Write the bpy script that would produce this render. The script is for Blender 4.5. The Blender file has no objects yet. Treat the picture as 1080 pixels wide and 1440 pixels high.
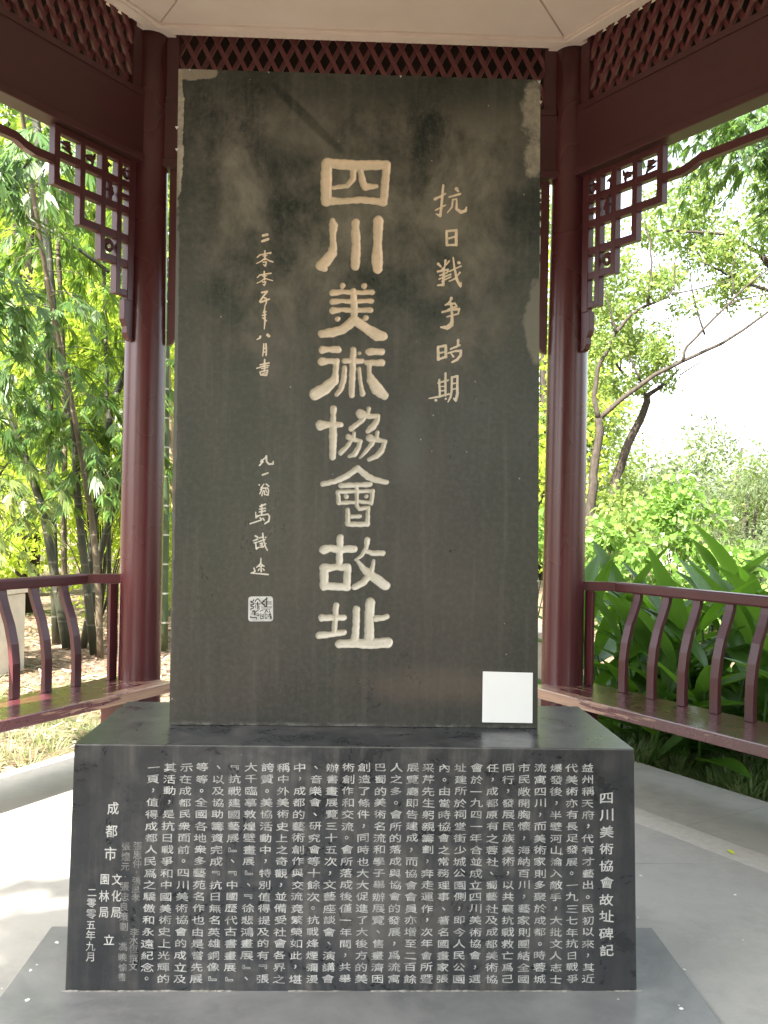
import bpy, bmesh, math, random
import numpy as np
from mathutils import Vector, Matrix, Quaternion
R_ = math.radians
random.seed(7); rng = np.random.default_rng(7)
scn = bpy.context.scene
col = scn.collection

# ------------------------------------------------------------------ camera
cam_d = bpy.data.cameras.new('camera'); cam = bpy.data.objects.new('camera', cam_d); col.objects.link(cam)
cam_d.sensor_fit = 'VERTICAL'; cam_d.sensor_height = 36.0; cam_d.lens = 32.46
cam_d.clip_start = 0.05; cam_d.clip_end = 600
_r = Vector((0.99921695, -0.03528507, 0.01790115)); _f = Vector((0.03522889, 0.99937334, 0.003444)); _u = _r.cross(_f)
cam.matrix_world = Matrix(((_r.x, _u.x, -_f.x, -0.01205), (_r.y, _u.y, -_f.y, -2.69376), (_r.z, _u.z, -_f.z, 1.40), (0, 0, 0, 1)))
scn.camera = cam

# ------------------------------------------------------------------ daylight
SUN_EL, SUN_AZ = 50.0, -145.0       # azimuth clockwise from +y: the sun stands to the left, a little behind the viewer
EXPOSURE = 2.7
world = bpy.data.worlds.new('World'); scn.world = world; world.use_nodes = True
wt = world.node_tree; wt.nodes.clear()
sky = wt.nodes.new('ShaderNodeTexSky'); sky.sky_type = 'NISHITA'; sky.sun_disc = False
sky.sun_elevation = R_(SUN_EL); sky.sun_rotation = R_(SUN_AZ)
sky.air_density = 1.0; sky.dust_density = 4.0; sky.ozone_density = 0.6
bg = wt.nodes.new('ShaderNodeBackground'); bg.inputs[1].default_value = 0.15
wo = wt.nodes.new('ShaderNodeOutputWorld')
hs = wt.nodes.new('ShaderNodeHueSaturation'); hs.inputs['Saturation'].default_value = .45      # a white, hazy summer sky
wt.links.new(sky.outputs[0], hs.inputs['Color']); wt.links.new(hs.outputs[0], bg.inputs[0]); wt.links.new(bg.outputs[0], wo.inputs[0])
sl = bpy.data.lights.new('sun', 'SUN'); sl.energy = 5.0; sl.angle = R_(0.5); sl.color = (1.0, 0.95, 0.86)
so = bpy.data.objects.new('sun', sl); col.objects.link(so)
_d = Vector((math.sin(R_(SUN_AZ)) * math.cos(R_(SUN_EL)), math.cos(R_(SUN_AZ)) * math.cos(R_(SUN_EL)), math.sin(R_(SUN_EL))))
so.rotation_euler = _d.to_track_quat('Z', 'Y').to_euler(); so.location = _d * 30
scn.view_settings.view_transform = 'Standard'; scn.view_settings.look = 'None'
scn.view_settings.exposure = EXPOSURE; scn.view_settings.gamma = 1.0; scn.view_settings.use_curve_mapping = False
scn.render.engine = 'CYCLES'
scn.cycles.max_bounces = 10; scn.cycles.diffuse_bounces = 5; scn.cycles.transmission_bounces = 6

# ------------------------------------------------------------------ node helpers
class NT:
    def __init__(s, name):
        s.m = bpy.data.materials.new(name); s.m.use_nodes = True; s.t = s.m.node_tree; s.t.nodes.clear()
        s.out = s.t.nodes.new('ShaderNodeOutputMaterial')
    def n(s, typ, **kw):
        nd = s.t.nodes.new('ShaderNode' + typ)
        for k, v in kw.items(): setattr(nd, k, v)
        return nd
    def link(s, a, b): s.t.links.new(a, b)
    def put(s, inp, v):
        if hasattr(v, 'is_output') or isinstance(v, bpy.types.NodeSocket): s.link(v, inp)
        else:
            if isinstance(v, (tuple, list)) and len(v) == 3 and inp.type == 'RGBA': v = (*v, 1)
            inp.default_value = v
    def coord(s, kind='Object', scale=(1, 1, 1), loc=(0, 0, 0), rot=(0, 0, 0)):
        tc = s.n('TexCoord'); mp = s.n('Mapping'); s.link(tc.outputs[kind], mp.inputs[0])
        mp.inputs['Scale'].default_value = scale; mp.inputs['Location'].default_value = loc; mp.inputs['Rotation'].default_value = rot
        return mp.outputs[0]
    def noise(s, v, scale, detail=5, rough=.55, dist=0, col=False):
        nd = s.n('TexNoise'); s.link(v, nd.inputs['Vector']); nd.inputs['Scale'].default_value = scale
        nd.inputs['Detail'].default_value = detail; nd.inputs['Roughness'].default_value = rough; nd.inputs['Distortion'].default_value = dist
        return nd.outputs[1 if col else 0]
    def voro(s, v, scale, feature='F1'):
        nd = s.n('TexVoronoi', feature=feature); s.link(v, nd.inputs['Vector']); nd.inputs['Scale'].default_value = scale
        return nd.outputs[0]
    def ramp(s, f, stops, interp='LINEAR'):
        nd = s.n('ValToRGB'); s.link(f, nd.inputs[0]); cr = nd.color_ramp; cr.interpolation = interp
        while len(cr.elements) < len(stops): cr.elements.new(.5)
        for e, (p, c) in zip(cr.elements, stops):
            e.position = p; e.color = (*c, 1) if isinstance(c, (tuple, list)) else (c, c, c, 1)
        return nd.outputs[0]
    def mix(s, f, a, b, mode='MIX'):
        nd = s.n('Mix', data_type='RGBA', blend_type=mode); s.put(nd.inputs[0], f); s.put(nd.inputs[6], a); s.put(nd.inputs[7], b)
        return nd.outputs[2]
    def math(s, op, a, b=0.0, c=None):
        nd = s.n('Math', operation=op); s.put(nd.inputs[0], a); s.put(nd.inputs[1], b)
        if c is not None: s.put(nd.inputs[2], c)
        return nd.outputs[0]
    def bump(s, h, strength=.3, dist=.01):
        nd = s.n('Bump'); nd.inputs['Strength'].default_value = strength; nd.inputs['Distance'].default_value = dist
        s.link(h, nd.inputs['Height']); return nd.outputs[0]
    def pbsdf(s, color, rough=.5, spec=.5, normal=None, coat=0, coat_rough=.1):
        p = s.n('BsdfPrincipled'); s.put(p.inputs['Base Color'], color); s.put(p.inputs['Roughness'], rough)
        s.put(p.inputs['Specular IOR Level'], spec)
        if coat: p.inputs['Coat Weight'].default_value = coat; p.inputs['Coat Roughness'].default_value = coat_rough
        if normal is not None: s.link(normal, p.inputs['Normal'])
        return p.outputs[0]
    def done(s, sh): s.link(sh, s.out.inputs[0]); return s.m

# ------------------------------------------------------------------ mesh helpers
class MB:
    def __init__(s): s.v = []; s.f = []; s.sm = []
    def add(s, vs, fs, smooth=False):
        o = len(s.v); s.v.extend([tuple(p) for p in vs]); s.f.extend([tuple(i + o for i in f) for f in fs]); s.sm.extend([smooth] * len(fs)); return s
    def box(s, x0, x1, y0, y1, z0, z1):
        vs = [(x0, y0, z0), (x1, y0, z0), (x1, y1, z0), (x0, y1, z0), (x0, y0, z1), (x1, y0, z1), (x1, y1, z1), (x0, y1, z1)]
        return s.add(vs, [(0, 3, 2, 1), (4, 5, 6, 7), (0, 1, 5, 4), (1, 2, 6, 5), (2, 3, 7, 6), (3, 0, 4, 7)])
    def prism(s, pts, h0, h1, axis='z'):
        n = len(pts)
        def P(p, h): return {'z': (p[0], p[1], h), 'y': (p[0], h, p[1]), 'x': (h, p[0], p[1])}[axis]
        vs = [P(p, h0) for p in pts] + [P(p, h1) for p in pts]
        fs = [tuple(range(n)), tuple(range(2 * n - 1, n - 1, -1))] + [(i, i + n, (i + 1) % n + n, (i + 1) % n) for i in range(n)]
        return s.add(vs, fs)
    def tube(s, path, rad, seg=8, cap=True):
        path = [Vector(p) for p in path]; n = len(path)
        if not hasattr(rad, '__len__'): rad = [rad] * n
        vs = []; up = Vector((0.13, 0.37, 0.92)).normalized(); prev = None
        for i, p in enumerate(path):
            t = (path[min(i + 1, n - 1)] - path[max(i - 1, 0)]).normalized()
            a = (up if prev is None else prev); a = a - t * a.dot(t)
            if a.length < 1e-4: a = t.orthogonal()
            a.normalize(); prev = a; b = t.cross(a)
            for k in range(seg):
                an = 2 * math.pi * k / seg
                vs.append(p + (a * math.cos(an) + b * math.sin(an)) * rad[i])
        fs = [(i * seg + k, i * seg + (k + 1) % seg, (i + 1) * seg + (k + 1) % seg, (i + 1) * seg + k) for i in range(n - 1) for k in range(seg)]
        if cap: fs += [tuple(range(seg - 1, -1, -1)), tuple((n - 1) * seg + k for k in range(seg))]
        return s.add(vs, fs, True)
    def mesh(s, name, mat=None, bevel=0, fixn=True):
        me = bpy.data.meshes.new(name); me.from_pydata(s.v, [], s.f)
        me.polygons.foreach_set('use_smooth', s.sm)
        if bevel or fixn:
            bm = bmesh.new(); bm.from_mesh(me)
            if fixn: bmesh.ops.recalc_face_normals(bm, faces=bm.faces)
            if bevel:
                ed = [e for e in bm.edges if len(e.link_faces) == 2 and e.calc_face_angle(0) > .6]
                bmesh.ops.bevel(bm, geom=ed, offset=bevel, segments=2, profile=.6, affect='EDGES', clamp_overlap=True)
            bm.to_mesh(me); bm.free()
        if mat: me.materials.append(mat)
        return me
    def build(s, name, mat=None, parent=None, bevel=0, mw=None, fixn=True):
        return obj(name, s.mesh(name, mat, bevel, fixn), parent, mw)

def obj(name, data, parent=None, mw=None):
    o = bpy.data.objects.new(name, data); col.objects.link(o)
    if parent is not None: o.parent = parent
    if mw is not None: o.matrix_local = mw
    return o
def tag(o, label=None, cat=None, group=None, kind=None):
    if label: o['label'] = label
    if cat: o['category'] = cat
    if group: o['group'] = group
    if kind: o['kind'] = kind
    return o
def thing(name, label, cat, loc=(0, 0, 0), group=None, mw=None):
    o = obj(name, None); o.location = loc; o.empty_display_size = .2
    if mw is not None: o.matrix_world = mw
    return tag(o, label, cat, group)
def np_mesh(name, V, loops, sizes, mat, smooth=True):
    me = bpy.data.meshes.new(name)
    V = np.asarray(V, np.float32).reshape(-1, 3); me.vertices.add(len(V)); me.vertices.foreach_set('co', V.ravel())
    me.loops.add(len(loops)); me.loops.foreach_set('vertex_index', np.asarray(loops, np.int32))
    me.polygons.add(len(sizes)); st = np.concatenate([[0], np.cumsum(sizes)[:-1]]).astype(np.int32)
    me.polygons.foreach_set('loop_start', st)
    me.polygons.foreach_set('use_smooth', np.full(len(sizes), smooth))
    me.update(calc_edges=True); me.materials.append(mat); return me

# ------------------------------------------------------------------ materials
def m_red(name, a=(.090, .0215, .0235), b=(.066, .0165, .018), rough=.36, streak=(1, 1, .12), wear=0.0, spec=.5):
    t = NT(name); c = t.coord(scale=streak); nz = t.noise(c, 9, 6); n2 = t.noise(t.coord(), 60, 3)
    colr = t.mix(t.ramp(nz, [(.3, 0.), (.7, 1.)]), a, b)
    dust = t.ramp(t.noise(t.coord(), 2.2, 5, .6), [(.5, 0.), (.8, .12)])
    colr = t.mix(dust, colr, (.16, .075, .065))
    rg = t.math('MULTIPLY_ADD', t.noise(t.coord(), 1.6, 2), .12, rough - .06)
    return t.done(t.pbsdf(colr, rg, spec, t.bump(t.noise(t.coord(scale=streak), 5, 3), .05, .003)))
M = {}
M['red'] = m_red('maroon paint', (.088, .022, .026), (.068, .018, .021)); M['red_col'] = m_red('column paint', (.085, .020, .024), (.068, .017, .02), .27)
M['red_beam'] = m_red('beam paint', (.070, .0195, .0235), (.056, .016, .019), .42, (.12, 1, 1))
def m_seat():
    t = NT('worn seat paint'); c = t.coord(scale=(.35, 3.2, 3)); nz = t.noise(c, 9, 7, .65, .4); o = t.coord()
    sep = t.n('SeparateXYZ'); t.link(o, sep.inputs[0])
    edge = t.ramp(sep.outputs[1], [(0., 1.), (.06, .62), (.16, .22), (.42, .1)])        # front edge is rubbed more; y is local depth
    near = t.ramp(sep.outputs[0], [(0., .28), (.45, .12), (.9, 0.)])
    k = t.math('ADD', t.math('ADD', t.math('MULTIPLY', edge, .22), near), t.math('MULTIPLY', nz, 1.0))
    msk = t.ramp(k, [(.80, 0.), (.83, 1.)])
    wood = t.mix(t.ramp(t.noise(t.coord(scale=(.2, 8, 8)), 14, 6), [(.35, 0.), (.65, 1.)]), (.42, .26, .17), (.24, .12, .08))
    red = t.mix(t.ramp(t.noise(c, 4, 5), [(.3, 0.), (.7, 1.)]), (.105, .024, .028), (.08, .018, .021))
    colr = t.mix(msk, red, wood)
    h = t.math('SUBTRACT', t.math('MULTIPLY', nz, .25), t.math('MULTIPLY', msk, .5))
    rg = t.math('ADD', t.math('MULTIPLY', msk, .25), t.math('MULTIPLY_ADD', t.noise(o, 8, 5), .16, .20))
    return t.done(t.pbsdf(colr, rg, .8, t.bump(h, .3, .002), 1.0, .22))
M['seat'] = m_seat()
def m_cream():
    t = NT('cream ceiling paint'); o = t.coord()
    c = t.mix(t.ramp(t.noise(o, 2.2, 6), [(.35, 0.), (.7, 1.)]), (.90, .79, .72), (.83, .71, .63))
    return t.done(t.pbsdf(c, .7, .3, t.bump(t.noise(o, 35, 5), .12, .004)))
M['cream'] = m_cream()
def blob(t, v, cx, cy, sx, sy, wob, amount=.5, ang=0.0):
    """soft-edged stain: 1 inside an ellipse in the x/z plane of the stone, outline broken up by noise"""
    sep = t.n('SeparateXYZ'); t.link(v, sep.inputs[0])
    dx = t.math('SUBTRACT', sep.outputs[0], cx); dz = t.math('SUBTRACT', sep.outputs[2], cy)
    ca, sa = math.cos(ang), math.sin(ang)
    u = t.math('ADD', t.math('MULTIPLY', dx, ca / sx), t.math('MULTIPLY', dz, sa / sx))
    w = t.math('ADD', t.math('MULTIPLY', dx, -sa / sy), t.math('MULTIPLY', dz, ca / sy))
    d = t.math('SQRT', t.math('ADD', t.math('MULTIPLY', u, u), t.math('MULTIPLY', w, w)))
    return t.math('ADD', d, t.math('MULTIPLY', t.math('SUBTRACT', wob, .5), amount))
def m_stele():
    t = NT('blackened slate'); o = t.coord(); sep = t.n('SeparateXYZ'); t.link(o, sep.inputs[0])
    big = t.noise(t.coord(scale=(1, 1, .6)), 2.6, 5, .5, .1); mid = t.noise(t.coord(scale=(1.1, 1, .85), loc=(3, 1, 2)), 4.6, 9, .70, .25)
    fine = t.noise(o, 60, 6, .7); strk = t.noise(t.coord(scale=(14, 14, .6)), 2.4, 5, .6)
    low = t.mix(t.ramp(big, [(.3, 0.), (.7, 1.)]), (.030, .031, .031), (.066, .060, .054))
    green = t.ramp(t.noise(t.coord(scale=(1, 1, .3), loc=(7, 0, 3)), 3.0, 4), [(.45, 0.), (.62, .5)])
    low = t.mix(green, low, (.030, .037, .029))
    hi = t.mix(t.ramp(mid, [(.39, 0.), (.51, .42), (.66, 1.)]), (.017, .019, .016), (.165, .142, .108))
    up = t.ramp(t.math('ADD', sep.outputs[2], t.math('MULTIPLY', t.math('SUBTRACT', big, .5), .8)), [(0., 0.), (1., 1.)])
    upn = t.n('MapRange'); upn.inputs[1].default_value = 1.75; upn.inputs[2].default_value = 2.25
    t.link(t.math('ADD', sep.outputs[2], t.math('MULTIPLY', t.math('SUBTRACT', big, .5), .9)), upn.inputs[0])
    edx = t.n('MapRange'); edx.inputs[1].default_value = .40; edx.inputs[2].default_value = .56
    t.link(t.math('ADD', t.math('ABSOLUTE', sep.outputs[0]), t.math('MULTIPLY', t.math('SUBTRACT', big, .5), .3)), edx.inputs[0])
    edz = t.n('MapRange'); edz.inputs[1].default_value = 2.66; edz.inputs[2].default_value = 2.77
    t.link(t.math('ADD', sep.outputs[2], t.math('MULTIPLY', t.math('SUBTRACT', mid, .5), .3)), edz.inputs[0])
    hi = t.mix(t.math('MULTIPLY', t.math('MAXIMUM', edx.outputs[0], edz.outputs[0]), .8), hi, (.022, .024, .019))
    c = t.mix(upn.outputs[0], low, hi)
    wob = t.noise(o, 11, 7, .65); wob2 = t.noise(o, 26, 6, .7)
    def soft(d, a, b, k=1.0): return t.ramp(d, [(a, k), (b, 0.)])
    # the dark smear and rub marks near the top, warm scuffs near the foot
    c = t.mix(soft(blob(t, o, -.175, 2.66, .21, .02, wob, .5, -.75), .55, 1.1, .85), c, (.012, .014, .012))
    c = t.mix(soft(blob(t, o, -.30, 2.53, .15, .03, wob, .6, -1.1), .4, 1.0, .6), c, (.02, .022, .019))
    c = t.mix(soft(blob(t, o, -.20, 2.60, .15, .10, wob, .7), .5, 1.0, .35), c, (.125, .112, .088))
    c = t.mix(soft(blob(t, o, -.06, 2.51, .09, .05, wob, .7), .5, 1.0, .4), c, (.13, .12, .095))
    c = t.mix(soft(blob(t, o, .28, .86, .34, .075, wob, .9), .3, 1.0, .45), c, (.125, .095, .078))
    c = t.mix(soft(blob(t, o, .17, 1.62, .07, .20, wob, .8), .3, 1.0, .28), c, (.12, .125, .115))
    # bare pale stone where the black has come off along the edges
    pale = t.mix(t.ramp(wob2, [(.35, 0.), (.65, 1.)]), (.42, .36, .27), (.20, .175, .135))
    c = t.mix(soft(blob(t, o, .555, 2.70, .050, .115, wob2, 1.3), .7, 1.05, .75), c, pale)
    c = t.mix(soft(blob(t, o, .560, 2.56, .042, .075, wob2, 1.3), .7, 1.05, .75), c, pale)
    c = t.mix(soft(blob(t, o, .585, 2.03, .060, .16, wob, 1.1), .80, .95, .8), c, (.17, .155, .12))
    c = t.mix(soft(blob(t, o, -.590, 2.60, .028, .30, wob2, .9), .84, .92, .85), c, pale)
    c = t.mix(soft(blob(t, o, -.55, 2.795, .10, .03, wob2, .9), .84, .92, .85), c, (.24, .2, .15))
    c = t.mix(soft(blob(t, o, -.58, 1.65, .012, .9, wob2, 1.1), .8, .95, .7), c, (.13, .125, .11))
    # fine grit, drips, chips
    c = t.mix(t.ramp(fine, [(.45, 0.), (.75, .35)]), c, (.12, .11, .095))
    c = t.mix(t.ramp(strk, [(.52, 0.), (.72, .22)]), c, (.14, .13, .11))
    ch = t.math('LESS_THAN', t.voro(o, 13), .035)
    c = t.mix(t.math('MULTIPLY', ch, .5), c, (.4, .38, .34))
    foot = t.ramp(t.math('ADD', sep.outputs[2], t.math('MULTIPLY', wob, .03)), [(.735, .75), (.752, 0.)])
    c = t.mix(t.math('MULTIPLY', foot, t.ramp(wob2, [(.45, 0.), (.6, 1.)])), c, (.30, .29, .27))
    rg = t.math('ADD', t.math('MULTIPLY', mid, .22), .20)
    return t.done(t.pbsdf(c, rg, .5, t.bump(t.math('ADD', t.math('MULTIPLY', fine, .5), wob), .10, .004)))
M['stele'] = m_stele()
def m_pedestal():
    t = NT('dark pedestal stone'); o = t.coord(); sep = t.n('SeparateXYZ'); t.link(o, sep.inputs[0])
    big = t.noise(o, 2.3, 6, .6, .6); mid = t.noise(o, 7, 8, .68, .8); fine = t.noise(o, 70, 5, .7)
    strk = t.noise(t.coord(scale=(9, 9, .8)), 2.4, 6, .65)
    c = t.mix(t.ramp(big, [(.3, 0.), (.7, 1.)]), (.020, .023, .028), (.058, .060, .066))
    c = t.mix(t.ramp(t.math('MULTIPLY', mid, strk), [(.22, 0.), (.40, .65)]), c, (.15, .14, .132))
    c = t.mix(t.ramp(mid, [(.34, .6), (.46, 0.)]), c, (.016, .017, .02))
    c = t.mix(t.ramp(fine, [(.55, 0.), (.8, .3)]), c, (.16, .16, .16))
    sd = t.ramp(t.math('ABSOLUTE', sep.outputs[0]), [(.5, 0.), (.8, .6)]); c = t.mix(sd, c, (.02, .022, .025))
    wob = t.noise(o, 30, 6, .7)
    def soft(d, a, b, k=1.0): return t.ramp(d, [(a, k), (b, 0.)])
    c = t.mix(soft(blob(t, o, .12, .22, .25, .17, t.noise(o, 6, 7, .65), 1.4), .4, 1.0, .35), c, (.17, .155, .145))
    foot = t.ramp(t.math('ADD', sep.outputs[2], t.math('MULTIPLY', wob, .03)), [(.008, .85), (.024, 0.)])
    c = t.mix(t.math('MULTIPLY', foot, .6), c, (.30, .29, .26))
    ch = t.math('LESS_THAN', t.voro(o, 11), .028)
    c = t.mix(t.math('MULTIPLY', ch, .5), c, (.5, .49, .47))
    # worn pale arris round the top edge
    eg = t.ramp(t.math('ABSOLUTE', t.math('SUBTRACT', sep.outputs[2], .7245)), [(.0, .7), (.0045, 0.)])
    nrm = t.n('NewGeometry'); sn = t.n('SeparateXYZ'); t.link(nrm.outputs['Normal'], sn.inputs[0])
    side = t.math('LESS_THAN', sn.outputs[2], .9)
    c = t.mix(t.math('MULTIPLY', eg, t.math('MULTIPLY', side, .7)), c, (.26, .25, .24))
    rg = t.math('MULTIPLY_ADD', mid, .26, .17)
    return t.done(t.pbsdf(c, rg, .5, t.bump(t.math('ADD', t.math('MULTIPLY', fine, .4), mid), .10, .004)))
M['pedestal'] = m_pedestal()
def m_gold(deep):
    t = NT('cream paint in the carving'); o = t.coord(); sep = t.n('SeparateXYZ'); t.link(o, sep.inputs[0])
    up = t.n('MapRange'); up.inputs[1].default_value = 1.55; up.inputs[2].default_value = 2.1; t.link(sep.outputs[2], up.inputs[0])
    c = t.mix(up.outputs[0], (.60, .565, .50), (.68, .52, .36))
    c = t.mix(t.ramp(t.noise(o, 22, 6, .65), [(.38, 0.), (.7, .5)]), c, (.40, .36, .24))
    c = t.mix(t.ramp(t.noise(o, 70, 5, .7), [(.55, 0.), (.8, .5)]), c, (.26, .22, .17))
    if deep: rim = t.ramp(sep.outputs[1], [(.2504, 0.), (.2526, 1.)]); c = t.mix(rim, t.mix(.75, c, (.09, .075, .055)), c)      # darker along the cut edge
    return t.done(t.pbsdf(c, .6, .35, t.bump(t.noise(o, 110, 5), .3, .002)))
M['gold'] = m_gold(True); M['gold_thin'] = m_gold(False)
def m_ink(name, a, b, amt=.5):
    t = NT(name); o = t.coord()
    c = t.mix(t.ramp(t.noise(o, 28, 6, .7), [(.42, 0.), (.62, amt)]), a, b)
    return t.done(t.pbsdf(c, .6, .35, t.bump(t.noise(o, 140, 4), .3, .001)))
M['ink'] = m_ink('grey white paint in the small carving', (.50, .50, .495), (.20, .20, .20), .8)
M['ink_hi'] = m_ink('white paint in the title carving', (.55, .55, .54), (.3, .3, .3), .6)
M['ink_faint'] = m_ink('rubbed thin lettering', (.27, .27, .265), (.10, .10, .10), .9)
M['dark'] = m_ink('dark recess of the seal', (.05, .05, .047), (.03, .03, .03))
def m_slab():
    t = NT('worn dark base slab'); o = t.coord()
    c = t.mix(t.ramp(t.noise(o, 2.5, 8, .65, .6), [(.3, 0.), (.7, 1.)]), (.12, .123, .127), (.25, .25, .245))
    c = t.mix(t.ramp(t.noise(o, 14, 7, .7), [(.5, 0.), (.75, .5)]), c, (.26, .25, .24))
    c = t.mix(t.math('MULTIPLY', t.math('LESS_THAN', t.voro(o, 9), .035), .8), c, (.7, .7, .68))
    return t.done(t.pbsdf(c, t.math('MULTIPLY_ADD', t.noise(o, 9, 5), .22, .22), .5, t.bump(t.noise(o, 30, 6), .12, .004)))
M['slab'] = m_slab()
def m_floor():
    t = NT('polished cement paving'); o = t.coord('Generated'); w = t.n('NewGeometry').outputs['Position']
    big = t.noise(w, 1.1, 7, .6, .5); mid = t.noise(w, 5, 8, .68, .5); fine = t.noise(w, 90, 4, .7)
    c = t.mix(t.ramp(big, [(.3, 0.), (.7, 1.)]), (.36, .345, .315), (.46, .435, .39))
    c = t.mix(t.ramp(mid, [(.45, 0.), (.75, .45)]), c, (.25, .245, .225))
    c = t.mix(t.ramp(t.noise(w, 2.3, 9, .75), [(.50, 0.), (.66, .55)]), c, (.24, .23, .205))
    c = t.mix(t.math('MULTIPLY', t.math('LESS_THAN', t.voro(t.coord('Object', loc=(3, 1, 0)), 4.3), .03), .7), c, (.06, .055, .05))
    c = t.mix(t.ramp(fine, [(.5, 0.), (.8, .3)]), c, (.50, .48, .42))
    c = t.mix(t.math('MULTIPLY', t.math('LESS_THAN', t.voro(w, 6), .02), .8), c, (.75, .73, .68))
    oi = t.n('ObjectInfo'); c = t.mix(t.math('MULTIPLY', oi.outputs['Random'], .25), c, (.28, .29, .27))
    return t.done(t.pbsdf(c, t.math('MULTIPLY_ADD', mid, .3, .34), .4, t.bump(t.math('ADD', fine, mid), .06, .004)))
M['floor'] = m_floor()
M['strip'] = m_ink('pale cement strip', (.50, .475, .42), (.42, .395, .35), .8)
M['joint'] = m_ink('dark mortar bed', (.14, .14, .13), (.09, .09, .085))
def m_soil():
    t = NT('leaf-strewn soil'); w = t.n('NewGeometry').outputs['Position']
    c = t.mix(t.ramp(t.noise(w, 3, 9, .7), [(.35, 0.), (.65, 1.)]), (.075, .052, .035), (.16, .115, .08))
    c = t.mix(t.ramp(t.voro(w, 34), [(.2, .7), (.6, 0.)]), c, (.36, .26, .19))
    c = t.mix(t.ramp(t.noise(w, .7, 5), [(.5, 0.), (.62, .7)]), c, (.06, .09, .03))
    return t.done(t.pbsdf(c, .9, .2, t.bump(t.noise(w, 45, 8, .75), .8, .03)))
M['soil'] = m_soil()
def m_leaf(name, c1, c2, c3, trans, tcol, rough=.42, spec=.45):
    t = NT(name); g = t.n('NewGeometry'); rnd = g.outputs['Random Per Island']
    c = t.ramp(rnd, [(0., c1), (.55, c2), (1., c3)])
    nz = t.noise(g.outputs['Position'], 2.2, 3); c = t.mix(t.ramp(nz, [(.35, .0), (.7, .4)]), c, c1)
    p = t.pbsdf(c, rough, spec); tr = t.n('BsdfTranslucent'); t.put(tr.inputs[0], t.mix(.6, c, tcol))
    mx = t.n('MixShader'); mx.inputs[0].default_value = trans; t.link(p, mx.inputs[1]); t.link(tr.outputs[0], mx.inputs[2])
    return t.done(mx.outputs[0])
M['bamboo_leaf'] = m_leaf('bamboo leaf', (.05, .115, .025), (.10, .19, .03), (.20, .28, .045), .48, (.36, .50, .05))
M['bamboo_dark'] = m_leaf('shaded bamboo leaf', (.04, .09, .022), (.065, .135, .03), (.11, .18, .045), .42, (.22, .36, .05))
M['bamboo_pale'] = m_leaf('sunlit pale bamboo leaf', (.12, .18, .05), (.20, .26, .08), (.30, .32, .14), .45, (.45, .55, .15))  # sunlight on the low sprays is put into this leaf colour
M['back_leaf'] = m_leaf('sunlit background leaf', (.16, .25, .03), (.27, .37, .045), (.42, .46, .08), .6, (.65, .75, .08), .6, .3)
M['tree_leaf'] = m_leaf('small tree leaf', (.08, .14, .035), (.14, .21, .05), (.24, .29, .08), .5, (.36, .46, .10), .5, .35)
M['grey_leaf'] = m_leaf('grey green leaf', (.07, .10, .05), (.11, .15, .075), (.18, .21, .11), .45, (.30, .38, .14), .6, .3)
M['lime_leaf'] = m_leaf('lime shrub leaf', (.09, .17, .035), (.14, .25, .05), (.20, .30, .07), .45, (.32, .52, .08), .5, .35)
M['broad_leaf'] = m_leaf('broad ginger leaf', (.035, .09, .02), (.06, .14, .025), (.10, .19, .035), .36, (.24, .48, .03), .38, .5)
M['broad_lime'] = m_leaf('bright broad leaf', (.08, .20, .02), (.10, .24, .03), (.13, .28, .03), .45, (.30, .60, .03), .36, .5)
M['grass_dark'] = m_leaf('lily turf blade', (.08, .14, .05), (.13, .20, .065), (.27, .30, .14), .35, (.3, .4, .12), .4)
M['grass_dry'] = m_leaf('sunlit dry turf blade', (.10, .14, .05), (.22, .24, .11), (.38, .35, .20), .4, (.4, .42, .15), .5)
M['litter'] = m_leaf('fallen leaf', (.14, .085, .05), (.27, .18, .12), (.48, .38, .29), .12, (.4, .25, .12), .6, .3)
def m_culm(name, a, b, ring):
    t = NT(name); o = t.coord(); sep = t.n('SeparateXYZ'); t.link(o, sep.inputs[0])
    fr = t.math('FRACT', t.math('MULTIPLY', sep.outputs[2], 1 / .31)); rg = t.ramp(fr, [(0., 1.), (.035, .9), (.07, 0.), (1., 0.)])
    c = t.mix(t.ramp(t.noise(t.coord(scale=(3, 3, .7)), 5, 6), [(.35, 0.), (.65, 1.)]), a, b)
    c = t.mix(t.math('MULTIPLY', rg, .8), c, ring)
    return t.done(t.pbsdf(c, .5, .4, t.bump(t.math('MULTIPLY', rg, 1.0), .6, .006)))
M['culm_dark'] = m_culm('dark bamboo culm', (.02, .024, .014), (.042, .040, .024), (.09, .085, .06))
M['culm_tan'] = m_culm('tan bamboo culm', (.17, .12, .065), (.28, .20, .11), (.34, .28, .18))
M['culm_brown'] = m_culm('brown bamboo culm', (.055, .042, .027), (.10, .077, .048), (.15, .125, .085))
M['culm_tan2'] = m_culm('pale brown bamboo culm', (.13, .095, .055), (.21, .155, .09), (.26, .21, .14))
M['culm_green'] = m_culm('green bamboo culm', (.03, .05, .022), (.05, .075, .03), (.42, .42, .36))
def m_bark(name, a, b):
    t = NT(name); w = t.coord(scale=(3, 3, .8)); nz = t.noise(w, 8, 8, .7)
    return t.done(t.pbsdf(t.mix(t.ramp(nz, [(.35, 0.), (.65, 1.)]), a, b), .85, .2, t.bump(nz, .6, .02)))
M['bark'] = m_bark('tree bark', (.022, .018, .014), (.06, .048, .038))
def m_pale():
    t = NT('pale stone'); o = t.coord(); c = t.mix(t.ramp(t.noise(o, 4, 7, .65), [(.35, 0.), (.7, 1.)]), (.62, .56, .45), (.45, .41, .33))
    return t.done(t.pbsdf(c, .75, .3, t.bump(t.noise(o, 40, 6), .2, .005)))
M['pale'] = m_pale()
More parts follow.
